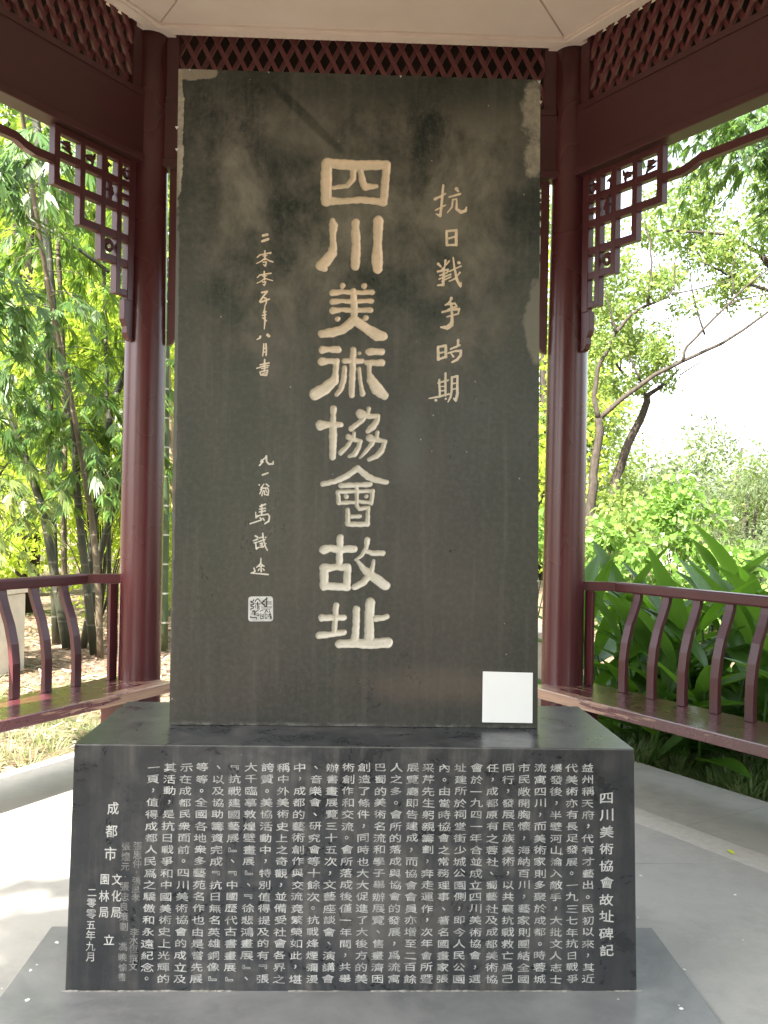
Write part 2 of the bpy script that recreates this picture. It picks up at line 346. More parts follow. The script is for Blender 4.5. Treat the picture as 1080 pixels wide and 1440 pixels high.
M['tile'] = m_ink('grey roof tile', (.14, .145, .15), (.08, .085, .09)); M['eave'] = m_red('dark eave boards', (.012, .007, .0065), (.008, .005, .005), .9, (1, 1, 1), 0, .08); M['slat'] = m_red('lattice paint', (.135, .034, .040), (.105, .027, .032), .45)
def m_white():
    t = NT('white plate'); o = t.coord(); c = t.mix(t.ramp(t.noise(o, 9, 4), [(.4, 0.), (.7, .2)]), (.86, .87, .88), (.8, .81, .83))
    return t.done(t.pbsdf(c, .35, .5))
M['white'] = m_white()

# Every carved character as pen strokes on the stone face: x,z,half-width in tenths of a millimetre
BIG = [
 ('四', '-1100,25189,157 -1118,24577,175 -1107,23965,157|-1100,25189,151 -255,25140,157 794,25190,140|805,25191,128 772,24751,117 728,23990,117|-1107,23982,128 -584,23986,93 -3,24050,93 727,24002,117|-254,25070,105 -259,24720,82 -447,24480,70 -882,24409,47|-50,25076,82 46,24612,105 136,24469,117 485,24491,58'),
 ('川', '-887,23371,70 -861,23214,134 -877,22835,87 -849,22544,105 -891,22310,146 -1073,22060,163 -1256,21921,145 -1126,21826,99|-153,23311,128 -161,23147,105 -146,22972,140 -128,22623,128 -136,22389,140 -139,21923,128|569,23390,157 563,23051,146 559,22642,117 556,22175,175 573,21872,152'),
 ('美', '-529,21288,82|157,21301,82|-851,21058,93 -532,21096,64 -241,21086,70 80,21089,58 400,21109,82|-834,20779,93 -527,20804,58 -235,20789,70 85,20820,58 388,20828,76|-829,20488,99 -551,20524,58 -230,20509,82 90,20529,64 369,20536,82|-195,21134,87 -159,20756,105 -153,20406,105|-679,20229,76|228,20282,82|-149,20202,151 -481,19902,128 -828,19795,140 -1158,19740,116|-137,20202,151 246,19950,140 600,19737,175 787,19718,140'),
 ('術', '-1138,19228,111 -935,19250,81 -644,19252,105|-1142,18855,128 -957,18883,81 -753,18876,81 -684,18878,93 -701,18528,81 -742,18265,140 -1028,17996,175 -1333,17815,186|-155,19269,82 -167,18948,93 -168,18366,93 -182,17812,82|-434,18895,70 119,18897,76|45,19152,47|-424,18680,70 -451,18242,82 -534,17978,76 -659,17818,58|42,18662,47 76,18371,52 116,18081,58 167,17860,82|347,19206,105 755,19215,93|277,18854,76 440,18858,82 761,18865,105|366,18786,82 358,18553,52 439,18292,140 630,18022,198 856,17817,128'),
 ('協', '-755,17359,99 -758,17173,70 -759,16940,87 -752,16532,116 -751,15834,99|-1140,16827,163 -932,16849,81 -746,16853,105 -525,16857,81|368,17395,52 341,17226,52 182,17018,70 -191,16730,70|109,17220,140 384,17151,82 687,17157,52 637,16999,76 489,16792,99 363,16672,70|-84,16593,47 -110,16429,47 -280,16193,58 -509,15955,64|-262,16473,87 -98,16400,70 124,16347,52 53,16112,76 -78,15917,82 -216,15856,47|661,16632,52 629,16474,52 487,16267,64 288,16000,47 116,15816,29|425,16452,117 630,16398,76 917,16363,47 811,16069,87 640,15873,82 408,15770,52'),
 ('會', '47,15483,82 -281,15232,87 -655,15050,76 -1060,14955,70|65,15454,82 389,15216,93 683,15105,82 975,15052,70|-479,14920,70 452,14972,70|-574,14720,58 -527,14372,64|-562,14720,52 514,14764,52|543,14764,58 509,14373,52|-515,14372,52 -33,14392,47|112,14424,41 509,14391,52|33,14929,52 45,14277,58 128,14191,52 407,14226,58 393,13701,70 -235,13690,70 -244,14144,64|-112,13937,52 150,13959,52|-298,14574,64|342,14591,58'),
 ('故', '-466,13261,105 -471,12871,99 -480,12406,93|-993,12863,128 -791,12924,99 -500,12882,116 -6,12908,99|-954,12282,140 -577,12317,87 -211,12323,111|-954,12282,128 -955,11700,122|-943,11712,116 -217,11683,105|-199,12294,105 -235,11711,111|402,13206,82 378,12944,58 230,12708,41 41,12565,35|344,12856,58 549,12783,76 887,12789,87|118,12503,47 296,12273,93 533,12072,134 798,11902,146 1005,11754,140|612,12551,47 587,12306,64 475,12042,99 247,11806,99 16,11686,81'),
 ('址', '-561,11096,87 -577,10718,76 -597,10194,76|-995,10694,105 -635,10717,87 -298,10710,81|-1077,10141,105 -683,10181,81 -307,10245,93|93,10989,111 90,10494,99 63,10028,116|531,11211,146 505,10733,140 511,10034,146|703,10706,105 907,10721,76 1064,10764,82|-446,9876,116 19,9900,128 601,9890,146 1108,9943,157'),
]
SMALL = [
 ('抗', 'C', '2627,24590,33 2606,24230,39 2574,23841,39 2550,23608,39 2427,23659,22|2374,24140,44 2539,24228,33 2704,24327,22|2397,23791,22 2711,23956,22|3051,24492,55 3113,24411,28|2828,24220,28 3182,24330,33|2946,24140,28 2922,23907,28 2781,23725,17|2946,24129,22 3068,24171,22 3068,23844,39 3214,23749,55 3358,23798,44 3389,23909,22'),
 ('日', 'C', '2764,23126,39 2778,22683,39|2764,23126,33 3069,23163,39|3074,23163,44 3077,22692,44|2789,22678,33 3077,22697,33|2840,22896,33 3034,22957,28'),
 ('戰', 'C', '2511,22067,44 2601,21981,22|2742,22184,39 2728,22045,22|2864,22171,22 2636,21893,22|2499,21823,33 2830,21898,28 2804,21798,22 2573,21703,28|2542,21580,22 2916,21746,28|2702,21934,33 2684,21407,44 2501,21380,22|2990,22285,22 3041,21915,33 3131,21557,39 3234,21377,39 3254,21489,17|2870,21839,22 3245,22020,22|3176,22124,50|3210,21809,28 3057,21611,22 2876,21523,17|2632,21516,17 2918,21663,22'),
 ('爭', 'C', '2952,20982,44 2910,20870,28 2767,20756,22|2767,20767,22 3071,20819,28 3129,20726,28 2853,20620,22|2671,20532,33 2936,20605,33 3202,20645,39 3183,20490,22 2829,20386,22|2949,20816,39 2983,20473,39 2987,20252,50 2956,20124,72 2836,20038,72 2636,20044,22'),
 ('時', 'C', '2553,19411,39 2565,19013,44|2558,19411,33 2801,19461,39 2808,19096,44|2604,19025,33 2797,19096,33|2617,19219,28 2772,19261,22|3192,19637,44 3190,19454,28|2959,19354,28 3245,19483,28|2878,19220,22 3099,19291,28 3293,19307,39 3284,19163,39 3170,19016,39 3010,18935,28|2984,19200,22 3052,19113,33'),
 ('期', 'C', '2610,18361,33 2641,17864,33|2806,18576,33 2818,17868,33|2579,18261,28 2893,18356,28|2636,18140,17 2813,18166,17|2639,18002,17 2816,18028,17|2288,17756,17 2598,17818,33 2940,17915,22|2516,17706,44|2832,17757,33|3013,18453,33 3015,18038,33 2986,17816,28 2900,17659,17|3014,18448,28 3190,18496,33 3200,17932,44 3154,17709,39 3075,17785,17|3034,18249,22 3178,18274,17|3037,18066,22 3181,18097,17'),
 ('二', 'D', '-3085,22816,38 -2954,22850,41|-3108,22635,38 -2921,22708,38'),
 ('零', 'D', '-3019,22328,23 -3018,22245,19|-3259,22118,15 -3178,22195,19 -2999,22238,19 -2827,22280,23 -2849,22242,15|-3018,22245,23 -3011,22057,30|-3073,22168,15 -2953,22183,15|-3033,22075,19 -3137,21997,15 -3271,21925,11|-2989,22087,15 -2882,22022,19 -2762,21988,23|-3069,21972,19 -2964,21982,19 -2996,21846,23 -3053,21897,15'),
 ('零', 'D', '-3026,21671,23 -3025,21604,19|-3240,21477,15 -3167,21555,19 -2980,21597,19 -2815,21624,23|-3017,21604,19 -3014,21415,26|-3069,21527,15 -2949,21545,15|-3029,21434,15 -3133,21356,15 -3252,21296,11|-2977,21454,15 -2871,21419,15 -2758,21392,15|-3073,21338,19 -2975,21349,19 -3011,21234,19 -3056,21263,15'),
 ('五', 'D', '-3096,21006,23 -2925,21041,30 -3031,20895,23 -3148,20718,26 -3121,20696,30 -3009,20737,26 -2853,20801,23|-3067,20856,19 -2954,20821,23 -2941,20693,19 -2998,20541,11'),
 ('年', 'D', '-2983,20519,15 -3025,20367,23 -2950,20399,19|-3061,20276,19 -2949,20305,19|-3044,20201,19 -2930,20113,19|-2996,20417,26 -2975,20097,26 -2993,19844,11'),
 ('八', 'D', '-2884,19662,41 -2839,19625,41|-3112,19603,34 -3123,19558,30 -3219,19506,11'),
 ('月', 'D', '-2999,19372,19 -3003,19191,19 -3026,18991,15|-2928,19374,23 -2913,19194,23 -2921,19012,23|-3004,19221,15 -2914,19246,15|-3009,19108,15 -2920,19126,15'),
 ('書', 'D', '-2964,18872,23 -2961,18514,26|-3103,18707,19 -2823,18770,23|-3210,18591,15 -3009,18664,23 -2821,18687,15|-3064,18587,15 -2858,18622,15|-3106,18473,19 -3071,18387,23 -2898,18380,26 -2867,18497,23|-3088,18488,19 -2856,18539,19|-3019,18433,15 -2922,18455,15'),
 ('九', 'E', '-3009,15683,18 -2956,15623,18 -3063,15511,22|-3030,15621,18 -2884,15756,22 -2854,15810,26 -2842,15643,26 -2766,15556,26 -2639,15568,26 -2632,15647,13'),
 ('一', 'E', '-2961,15210,26 -2796,15274,26'),
 ('翁', 'E', '-3060,14891,22|-2912,14920,13 -2998,14804,18|-2842,14922,18 -2758,14853,18|-3023,14742,18 -2941,14797,22|-2940,14788,18 -2796,14799,22 -2760,14730,18 -2779,14571,26 -2854,14587,13|-2979,14730,18 -3038,14610,18|-2926,14718,13 -2975,14550,18|-2891,14701,18 -2889,14587,18|-2866,14776,13 -2820,14658,13'),
 ('馬', 'E', '-2857,14280,26 -3022,14206,22|-2966,14260,26 -2969,13961,26|-3038,14118,18 -2854,14152,22|-3045,14030,18 -2853,14069,22|-3158,14024,13 -3146,13844,18 -3056,13916,18|-3121,13906,18 -2772,13965,22 -2714,13895,22 -2742,13745,26 -2863,13660,18|-3335,13647,18 -3153,13712,18 -2979,13776,18|-3015,13846,18 -2979,13803,18|-2927,13830,18 -2882,13769,18'),
 ('識', 'E', '-3153,13264,26 -3083,13230,22|-3212,13113,18 -3081,13168,22|-3193,13043,13 -3097,13071,18|-3141,13057,18 -3115,12856,22 -3033,12914,13|-3030,13204,18 -2925,13237,18|-3045,13090,18 -2854,13155,18|-3000,13029,18 -2930,13048,18 -2937,12916,18 -3007,12915,13|-2999,12972,13 -2929,12986,13|-2923,13356,18 -2893,13128,22 -2823,12918,22 -2769,12822,18|-2829,13225,22|-2808,13041,13 -2902,12917,18'),
 ('途', 'E', '-2965,12564,13 -2971,12388,22 -3100,12272,13|-2971,12388,18 -2864,12311,18|-3022,12300,13 -2882,12328,18|-2956,12314,18 -2949,12138,22|-3012,12221,18 -3046,12167,13|-2898,12231,13 -2862,12188,18|-3178,12244,18 -3141,12140,18 -3272,12085,13|-3272,12085,13 -3000,12071,18 -2728,12049,22'),
]
SEAL = '-3167,11244,15 -3172,11200,13 -3259,11192,15 -3252,11155,13 -3158,11137,15 -3170,11099,15 -3255,11079,18 -3250,11036,15 -3169,11024,15 -3180,10974,13 -3249,10960,13 -3254,10916,13|-3115,11175,10 -3110,11219,13 -3042,11283,15 -2972,11215,13 -2965,11171,10|-3114,11113,10 -2958,11115,10|-3046,11158,18 -3039,11082,20 -3044,11051,13|-3107,11063,10 -3112,11000,10|-3044,11045,8 -3042,10944,8|-3001,11052,13 -2998,10933,13|-2749,11300,18 -2921,11147,20 -2782,11030,18|-2762,11312,15 -2759,11030,20|-2872,11176,11 -2616,11180,11|-2858,11114,10 -2608,11118,9|-2925,11015,9 -2600,11020,10|-2918,10953,8 -2643,10956,9|-3128,10830,18 -3191,10892,9|-3209,10842,10 -3167,10905,9|-3116,10843,13 -3042,10907,9 -3004,10882,6|-3129,10906,9 -3127,10768,23|-3258,10791,8 -2990,10795,10 -2995,10738,13 -3070,10743,8|-3256,10678,15 -3251,10728,10 -3244,10678,15 -3069,10681,13 -3074,10618,9|-2954,10871,9 -2942,10902,8 -2861,10903,8|-2940,10802,8 -2937,10645,9|-2937,10645,9 -2856,10652,9 -2859,10797,9|-2902,10771,9 -2888,10708,10|-2767,10917,13 -2815,10822,9|-2761,10917,13 -2703,10849,9|-2802,10797,10 -2800,10660,10 -2737,10660,9 -2740,10798,9 -2802,10797,9|-2667,10906,9 -2641,10837,13|-2688,10699,8 -2677,10787,10 -2615,10788,10|-2643,10825,15 -2635,10649,13|-2608,10750,8 -2593,10637,9'
SEAL_PLATE = [(-0.3343, 1.1341), (-0.2563, 1.1359), (-0.2542, 1.0569), (-0.3329, 1.0552)]

# ------------------------------------------------------------------ glyph outlines for the small carved text
_fc = bpy.data.curves.new('lettering', 'FONT'); _fc.size = 1.0; _fc.resolution_u = 2
_fo = bpy.data.objects.new('lettering', _fc); col.objects.link(_fo)
_gc = {}
PUNCT = '，。、﹃﹄·'
def glyph(ch, off=.012):
    k = (ch, off)
    if k in _gc: return _gc[k]
    _fc.body = ch; bpy.context.view_layer.update()
    ev = _fo.evaluated_get(bpy.context.evaluated_depsgraph_get()); me = ev.to_mesh()
    V = np.array([v.co[:2] for v in me.vertices]).reshape(-1, 2); F = [tuple(p.vertices) for p in me.polygons]
    ev.to_mesh_clear()
    if len(V):
        cen = (V.max(0) + V.min(0)) / 2
        V = V - (cen if ch in PUNCT else np.array([.49, .37]) * .3 + cen * .7)
    _gc[k] = (V, F); return _gc[k]
def column_mesh(name, text, x0, z0, x1, z1, w, h, mat, y, off=.012, jit=.02, parent=None, clerical=True, rows=None):
    """one column of characters, top to bottom, on the stone face at depth y"""
    n = rows or len(text); Vs = []; Fs = []; o = 0
    for i, ch in enumerate(text):
        if ch == ' ': continue
        f = i / max(1, n - 1); cx = x0 + (x1 - x0) * f; cz = z0 + (z1 - z0) * f
        V, F = glyph(ch, off)
        if not len(V): continue
        V = V.copy()
        if ch not in PUNCT:
            if clerical:
                V[:, 0] *= w; u = V[:, 0] / (w * .5); V[:, 1] = V[:, 1] * h * (1 + .10 * u) - .035 * h * (u * u) + .10 * h * u * random.uniform(-.3, .6)
            else: V = V * (w, h)
            a = random.uniform(-1, 1) * jit
        else: V = V * (w * .9, w * .9); a = 0
        V = np.column_stack([V[:, 0] * math.cos(a) - V[:, 1] * math.sin(a), V[:, 0] * math.sin(a) + V[:, 1] * math.cos(a)])
        V = V * random.uniform(.95, 1.05)
        jx, jz = random.uniform(-1, 1) * w * .03, random.uniform(-1, 1) * w * .03
        for e, (ex, ez) in enumerate(((-.5, .3), (.5, -.3), (.4, .5), (-.4, -.5))):      # the chisel widens every stroke
            for p in V: Vs.append((cx + p[0] + jx + ex * off * w, y - e * .00006, cz + p[1] + jz + ez * off * w))
            Fs.extend([tuple(q + o for q in f_) for f_ in F]); o += len(V)
    me = bpy.data.meshes.new(name); me.from_pydata(Vs, [], Fs); me.materials.append(mat)
    return tag(obj(name, me, parent), kind='stuff')

# ------------------------------------------------------------------ hexagon of the pavilion
S = 2.4979; HX, HY = 0.0105, 2.7708 - 2.4979 * math.sqrt(3) / 2; AP = S * math.sqrt(3) / 2
def hexpts(ap, z=None):
    r = ap / (math.sqrt(3) / 2); p = [(HX + r * math.cos(R_(a)), HY + r * math.sin(R_(a))) for a in (0, 60, 120, 180, 240, 300)]
    return p if z is None else [(x, y, z) for x, y in p]
VX = hexpts(AP)             # 0 right, 1 back right, 2 back left, 3 left, 4 front left, 5 front right
def frame(a, b):
    """local frame of one side: x along from column a to column b, y outwards, z up"""
    A = Vector((*VX[a], 0)); B = Vector((*VX[b], 0)); d = (B - A).normalized(); m = (A + B) / 2 - Vector((HX, HY, 0)); n = m.normalized()
    return Matrix(((d.x, n.x, 0, A.x), (d.y, n.y, 0, A.y), (0, 0, 1, 0), (0, 0, 0, 1)))

# ------------------------------------------------------------------ ground, floor and base slab
g = MB(); N = 60
gx = np.linspace(-1, 1, N + 1); gx = np.sign(gx) * np.abs(gx) ** 3.0 * 450
for i in range(N + 1):
    for j in range(N + 1):
        x, y = gx[i], gx[j] + 3; r = math.hypot(x - HX, y - HY)
        g.v.append((x, y, -.10 + (0 if r < 3.2 else .05 * math.sin(x * 1.3) * math.cos(y * 1.1) * min(1, (r - 3.2) / 3))))
for i in range(N):
    for j in range(N):
        a = i * (N + 1) + j; g.f.append((a, a + N + 1, a + N + 2, a + 1)); g.sm.append(True)
tag(g.build('ground', M['soil'], fixn=False), kind='structure')

fl = MB().prism(hexpts(AP + .264), -.30, -.012).build('pavilion_floor', M['joint']); tag(fl, kind='structure')
def clip(poly, a, b, c):                                   # keep a*x + b*y <= c
    out = []
    for i in range(len(poly)):
        p, q = poly[i], poly[(i + 1) % len(poly)]; dp = a * p[0] + b * p[1] - c; dq = a * q[0] + b * q[1] - c
        if dp <= 0: out.append(p)
        if dp * dq < 0: t = dp / (dp - dq); out.append((p[0] + (q[0] - p[0]) * t, p[1] + (q[1] - p[1]) * t))
    return out
def floor_piece(poly):
    dz = random.uniform(0, .0012)
    MB().prism(poly, -.0118, dz).build('paving_slab', M['floor'], fl, bevel=.0015)
GAP = .0012; inn = AP - .56
for k in range(6):                                          # border ring, two stones to a side
    o0 = Vector(hexpts(AP + .264)[k]); o1 = Vector(hexpts(AP + .264)[(k + 1) % 6]); i0 = Vector(hexpts(inn + .17 + GAP)[k]); i1 = Vector(hexpts(inn + .17 + GAP)[(k + 1) % 6])
    d = (o1 - o0).normalized() * GAP
    for f0, f1 in ((0, .5), (.5, 1)):
        floor_piece([tuple(o0.lerp(o1, f0) + d), tuple(o0.lerp(o1, f1) - d), tuple(i0.lerp(i1, f1) - d), tuple(i0.lerp(i1, f0) + d)])
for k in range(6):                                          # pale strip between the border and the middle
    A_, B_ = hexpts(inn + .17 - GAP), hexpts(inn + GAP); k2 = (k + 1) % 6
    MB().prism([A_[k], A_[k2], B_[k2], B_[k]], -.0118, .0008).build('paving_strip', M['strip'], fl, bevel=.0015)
rows = [(-2.5, -.75, [-3, 0.0, 3]), (-.75, 1.035, [-3, 3]), (1.035, 3, [-3, -1.278, 3])]
for (y0, y1, xs) in rows:
    for i in range(len(xs) - 1):
        p = [(xs[i] + GAP, y0 + GAP), (xs[i + 1] - GAP, y0 + GAP), (xs[i + 1] - GAP, y1 - GAP), (xs[i] + GAP, y1 - GAP)]
        for k in range(6):
            an = R_(30 + 60 * k); a, b = math.cos(an), math.sin(an); p = clip(p, a, b, inn + a * HX + b * HY)
            if len(p) < 3: break
        if len(p) >= 3: floor_piece(p)
bs = MB().box(-.985, 1.035, -1.05, .42, .0015, .013).build('base_slab', M['slab'], bevel=.003); tag(bs, kind='structure')

# ------------------------------------------------------------------ pavilion
pav = thing('pavilion', 'dark red six sided wooden pavilion with lattice friezes and a cream ceiling', 'pavilion', (HX, HY, 0))
def rel(mw): return Matrix.Translation((-HX, -HY, 0)) @ mw
for k, (x, y) in enumerate(VX):
    prof = [(.150, .0135), (.150, .05), (.128, .07), (.1225, .075), (.122, 1.2), (.118, 2.4), (.110, 3.4), (.104, 4.28)]; sg = 40
    vs = [(r * math.cos(2 * math.pi * i / sg), r * math.sin(2 * math.pi * i / sg), z) for r, z in prof for i in range(sg)]
    fs = [(a * sg + i, a * sg + (i + 1) % sg, (a + 1) * sg + (i + 1) % sg, (a + 1) * sg + i) for a in range(len(prof) - 1) for i in range(sg)] + [tuple((len(prof) - 1) * sg + i for i in range(sg))]
    MB().add(vs[3 * sg:], [tuple(v - 3 * sg for v in f) for f in fs if min(f) >= 3 * sg], True).build('column', M['red_col'], pav, mw=rel(Matrix.Translation((x, y, 0))))
    MB().add(vs[:4 * sg], [f for f in fs if max(f) < 4 * sg], False).build('column_base', M['red_col'], pav, mw=rel(Matrix.Translation((x, y, 0))))

ZB, ZL, ZC = 3.407, 3.817, 4.173
BAR = .034
def bracket_bars():
    """stepped openwork of one corner bracket: x from the column, z up; list of (x0, x1, z0, z1)"""
    v = [(.128, .178, 2.60, 3.40), (.232, .268, 2.62, 3.40), (.355, .389, 2.78, 3.40), (.508, .543, 2.925, 3.40), (.682, .720, 3.085, 3.40)]
    h = [(.178, .682, 3.232, 3.272), (.178, .682, 3.085, 3.128), (.178, .508, 2.925, 2.968), (.178, .355, 2.785, 2.825), (.178, .232, 2.62, 2.655), (.178, .682, 3.362, 3.40)]
    return v, h
V_, H_ = bracket_bars()
def tail():
    return [(.128, 2.60), (.198, 2.60), (.198, 2.49), (.186, 2.465), (.176, 2.452), (.176, 2.415), (.160, 2.385), (.150, 2.378), (.128, 2.372)]
bar_meshes = []
for (x0, x1, z0, z1) in V_: bar_meshes.append(('upright_bar', MB().box(x0, x1, -.022, .022, z0, z1)))
for (x0, x1, z0, z1) in H_: bar_meshes.append(('cross_bar', MB().box(x0, x1, -.020, .020, z0, z1)))
bar_meshes.append(('upright_bar', MB().box(.305, .332, -.019, .019, 3.128, 3.232)))
bar_meshes.append(('cross_bar', MB().box(.178, .232, -.019, .019, 3.172, 3.196)))
bar_meshes.append(('bracket_tail', MB().prism(tail(), -.02, .02, 'y')))
def scroll(cx, cz, r, turns=1.25, s=1):
    m = MB(); pts = []
    for i in range(14):
        a = i / 13 * turns * 2 * math.pi; rr = r * (1 - .55 * i / 13); pts.append((cx + s * rr * math.cos(a), 0, cz + rr * math.sin(a)))
    return m.tube(pts, .0115, 6)
bar_meshes.append(('scroll', scroll(.31, 2.875, .036)))
def spray(cx, cz, r, seed):
    m = MB(); q = random.Random(seed)
    for i in range(5):
        a = q.uniform(0, 6.28); b = a + q.uniform(-1.2, 1.2); l = r * q.uniform(.6, 1.0)
        m.tube([(cx - .3 * r * math.cos(a), 0, cz - .3 * r * math.sin(a)), (cx + l * .5 * math.cos(a), q.uniform(-.006, .006), cz + l * .5 * math.sin(a)), (cx + l * math.cos(b), 0, cz + l * math.sin(b))], [.008, .012, .005], 6)
    return m
for i, (cx, cz) in enumerate(((.61, 3.318), (.45, 3.318), (.335, 3.318), (.31, 3.18), (.205, 3.318))): bar_meshes.append(('carved_spray', spray(cx, cz, .052, i + 4)))
bar_meshes = [(n, m.mesh(n, M['red'], bevel=(.003 if n not in ('scroll', 'carved_spray') else 0))) for n, m in bar_meshes]
for (a, b, near) in ((1, 0, 0), (2, 3, 0), (1, 2, 0), (0, 5, 1), (3, 4, 1), (5, 4, 1)):
    fr = rel(frame(a, b))
    MB().box(.06, S - .06, -.045, .045, ZB + .045, ZL - .035).build('beam', M['red_beam'], pav, bevel=.004, mw=fr)
    MB().box(.07, S - .07, -.058, .058, ZB, ZB + .045).build('beam_moulding', M['red_beam'], pav, bevel=.006, mw=fr)
    lf = MB().box(.10, .172, -.03, .03, ZL, ZC + .07).box(S - .172, S - .10, -.03, .03, ZL, ZC + .07).box(.10, S - .10, -.05, .05, ZL - .035, ZL)
    lo = lf.build('lattice_frame', M['red_beam'], pav, bevel=.003, mw=fr)
    # diagonal slats, crossing in two layers, clipped to the frame
    x0, x1, z0, z1 = .172, S - .172, ZL, ZC + .09; step = .0905; slope = 1.93; wd = .024; sl_ = MB()
    hw = wd / 2 * math.sqrt(1 + 1 / slope ** 2); span = (z1 - z0) / slope
    for sgn in (1, -1):
        x = x0 - span
        while x < x1 + (0 if sgn > 0 else span) + (0 if sgn > 0 else 0):
            if sgn > 0: q = [(x - hw, z0), (x + hw, z0), (x + span + hw, z1), (x + span - hw, z1)]
            else: q = [(x - hw, z0), (x + hw, z0), (x - span + hw, z1), (x - span - hw, z1)]
            q = clip(clip(q, 1, 0, x1), -1, 0, -x0)
            if len(q) >= 3:
                d0 = (-.021, -.001) if sgn > 0 else (.001, .021)
                if near: sl_.prism(q, d0[0], d0[1], 'y')
                else: MB().prism(q, d0[0], d0[1], 'y').build('slat', M['slat'], lo)
            x += step
    if near: tag(sl_.build('slat', M['slat'], lo), kind='stuff')
    # hanging corner brackets at both ends and the low rail between them
    for flip in (0, 1):
        fm = fr if not flip else fr @ Matrix.Translation((S, 0, 0)) @ Matrix.Scale(-1, 4, (1, 0, 0))
        br = obj('corner_bracket', None, pav); br.matrix_local = fm
        for n, me in bar_meshes: obj(n, me, br)
    rail = [(.720, 3.196), (.84, 3.193), (.90, 3.205), (.955, 3.226)]; rail = rail + [(S - x, z) for x, z in rail[::-1]]
    top = [(x, z + .042) for x, z in rail]
    vs = [(x, yy, z) for yy in (-.019, .019) for (x, z) in rail + top]; n = len(rail); fs = []
    for i in range(n - 1):
        fs += [(i, i + 1, n + i + 1, n + i), (2 * n + i, 3 * n + i, 3 * n + i + 1, 2 * n + i + 1), (i, 2 * n + i, 2 * n + i + 1, i + 1), (n + i, n + i + 1, 3 * n + i + 1, 3 * n + i)]
    fs += [(0, n, 3 * n, 2 * n), (n - 1, 3 * n - 1, 4 * n - 1, 2 * n - 1)]
    MB().add(vs, fs).build('hanging_rail', M['red'], pav, mw=fr)

# ceiling: six triangular panels inside a stepped moulding
ce = MB().prism(hexpts(AP + .02), ZC + .040, ZC + .12).build('ceiling', M['cream'], pav, mw=rel(Matrix.Identity(4)))
def ring(name, a0, a1, z0, z1, mat):
    m = MB(); A = hexpts(a0); B = hexpts(a1)
    for k in range(6):
        k2 = (k + 1) % 6; q = [(*A[k], z0), (*A[k2], z0), (*B[k2], z0), (*B[k], z0), (*A[k], z1), (*A[k2], z1), (*B[k2], z1), (*B[k], z1)]
        m.add(q, [(0, 3, 2, 1), (4, 5, 6, 7), (0, 1, 5, 4), (2, 3, 7, 6)])
    return m.build(name, mat, ce)
ring('ceiling_moulding', AP - .125, AP - .06, ZC, ZC + .04, M['cream'])
ring('ceiling_bead', AP - .145, AP - .1252, ZC + .010, ZC + .04, M['cream'])
for k in range(6):
    A = Vector(hexpts(AP - .148)[k]); B = Vector(hexpts(AP - .148)[(k + 1) % 6]); c = Vector((HX, HY)); m = ((A + B) / 2 - c).normalized() * .007; d = (B - A).normalized() * .006
    MB().prism([tuple(A + d), tuple(B - d), tuple(c + m)], ZC + .020, ZC + .0395).build('ceiling_panel', M['cream'], ce, bevel=.004)
def moulding_notch(k):
    x, y = VX[k]; v = Vector((HX - x, HY - y)).normalized(); an0 = math.atan2(v.y, v.x); m = MB(); seg = 10; R0, R1 = .106, .155
    pts = [(x + R0 * math.cos(an0 + R_(t)), y + R0 * math.sin(an0 + R_(t))) for t in np.linspace(-62, 62, seg)] + [(x + R1 * math.cos(an0 + R_(t)), y + R1 * math.sin(an0 + R_(t))) for t in np.linspace(62, -62, seg)]
    m.prism(pts, ZC - .001, ZC + .0395); m.build('column_collar', M['cream'], ce)
for k in range(6): moulding_notch(k)
# roof: boarded eave below, tiles above
rf = obj('roof', None, pav); EO, ZE, ZH = AP + 1.05, 3.93, 4.42
def cone_ring(name, a0, z0, a1, z1, th, mat, par, bands=1):
    for k in range(6):
        m = MB(); k2 = (k + 1) % 6; A = hexpts(a0); B = hexpts(a1)
        a_, b_, c_, d_ = [(p[0] - HX, p[1] - HY) for p in (A[k], A[k2], B[k2], B[k])]
        q = [(*a_, z0), (*b_, z0), (*c_, z1), (*d_, z1)]; q += [(p[0], p[1], p[2] + th) for p in q]
        m.add(q, [(0, 3, 2, 1), (4, 5, 6, 7), (0, 1, 5, 4), (1, 2, 6, 5), (2, 3, 7, 6), (3, 0, 4, 7)])
        m.build(name, mat, par)
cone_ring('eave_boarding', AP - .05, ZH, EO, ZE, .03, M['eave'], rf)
cone_ring('tiled_slope', EO + .06, ZE + .035, .05, 5.9, .06, M['tile'], rf)
for k in range(6):
    A = Vector((*hexpts(EO)[k], ZE + .10)); m = MB().tube([A - Vector((HX, HY, 0)), Vector((0, 0, 6.0))], .07, 8); m.build('hip_ridge', M['tile'], rf)
MB().tube([(0, 0, 5.9), (0, 0, 6.2), (0, 0, 6.35), (0, 0, 6.6), (0, 0, 6.75)], [.12, .16, .09, .14, .02], 12).build('finial', M['tile'], rf)

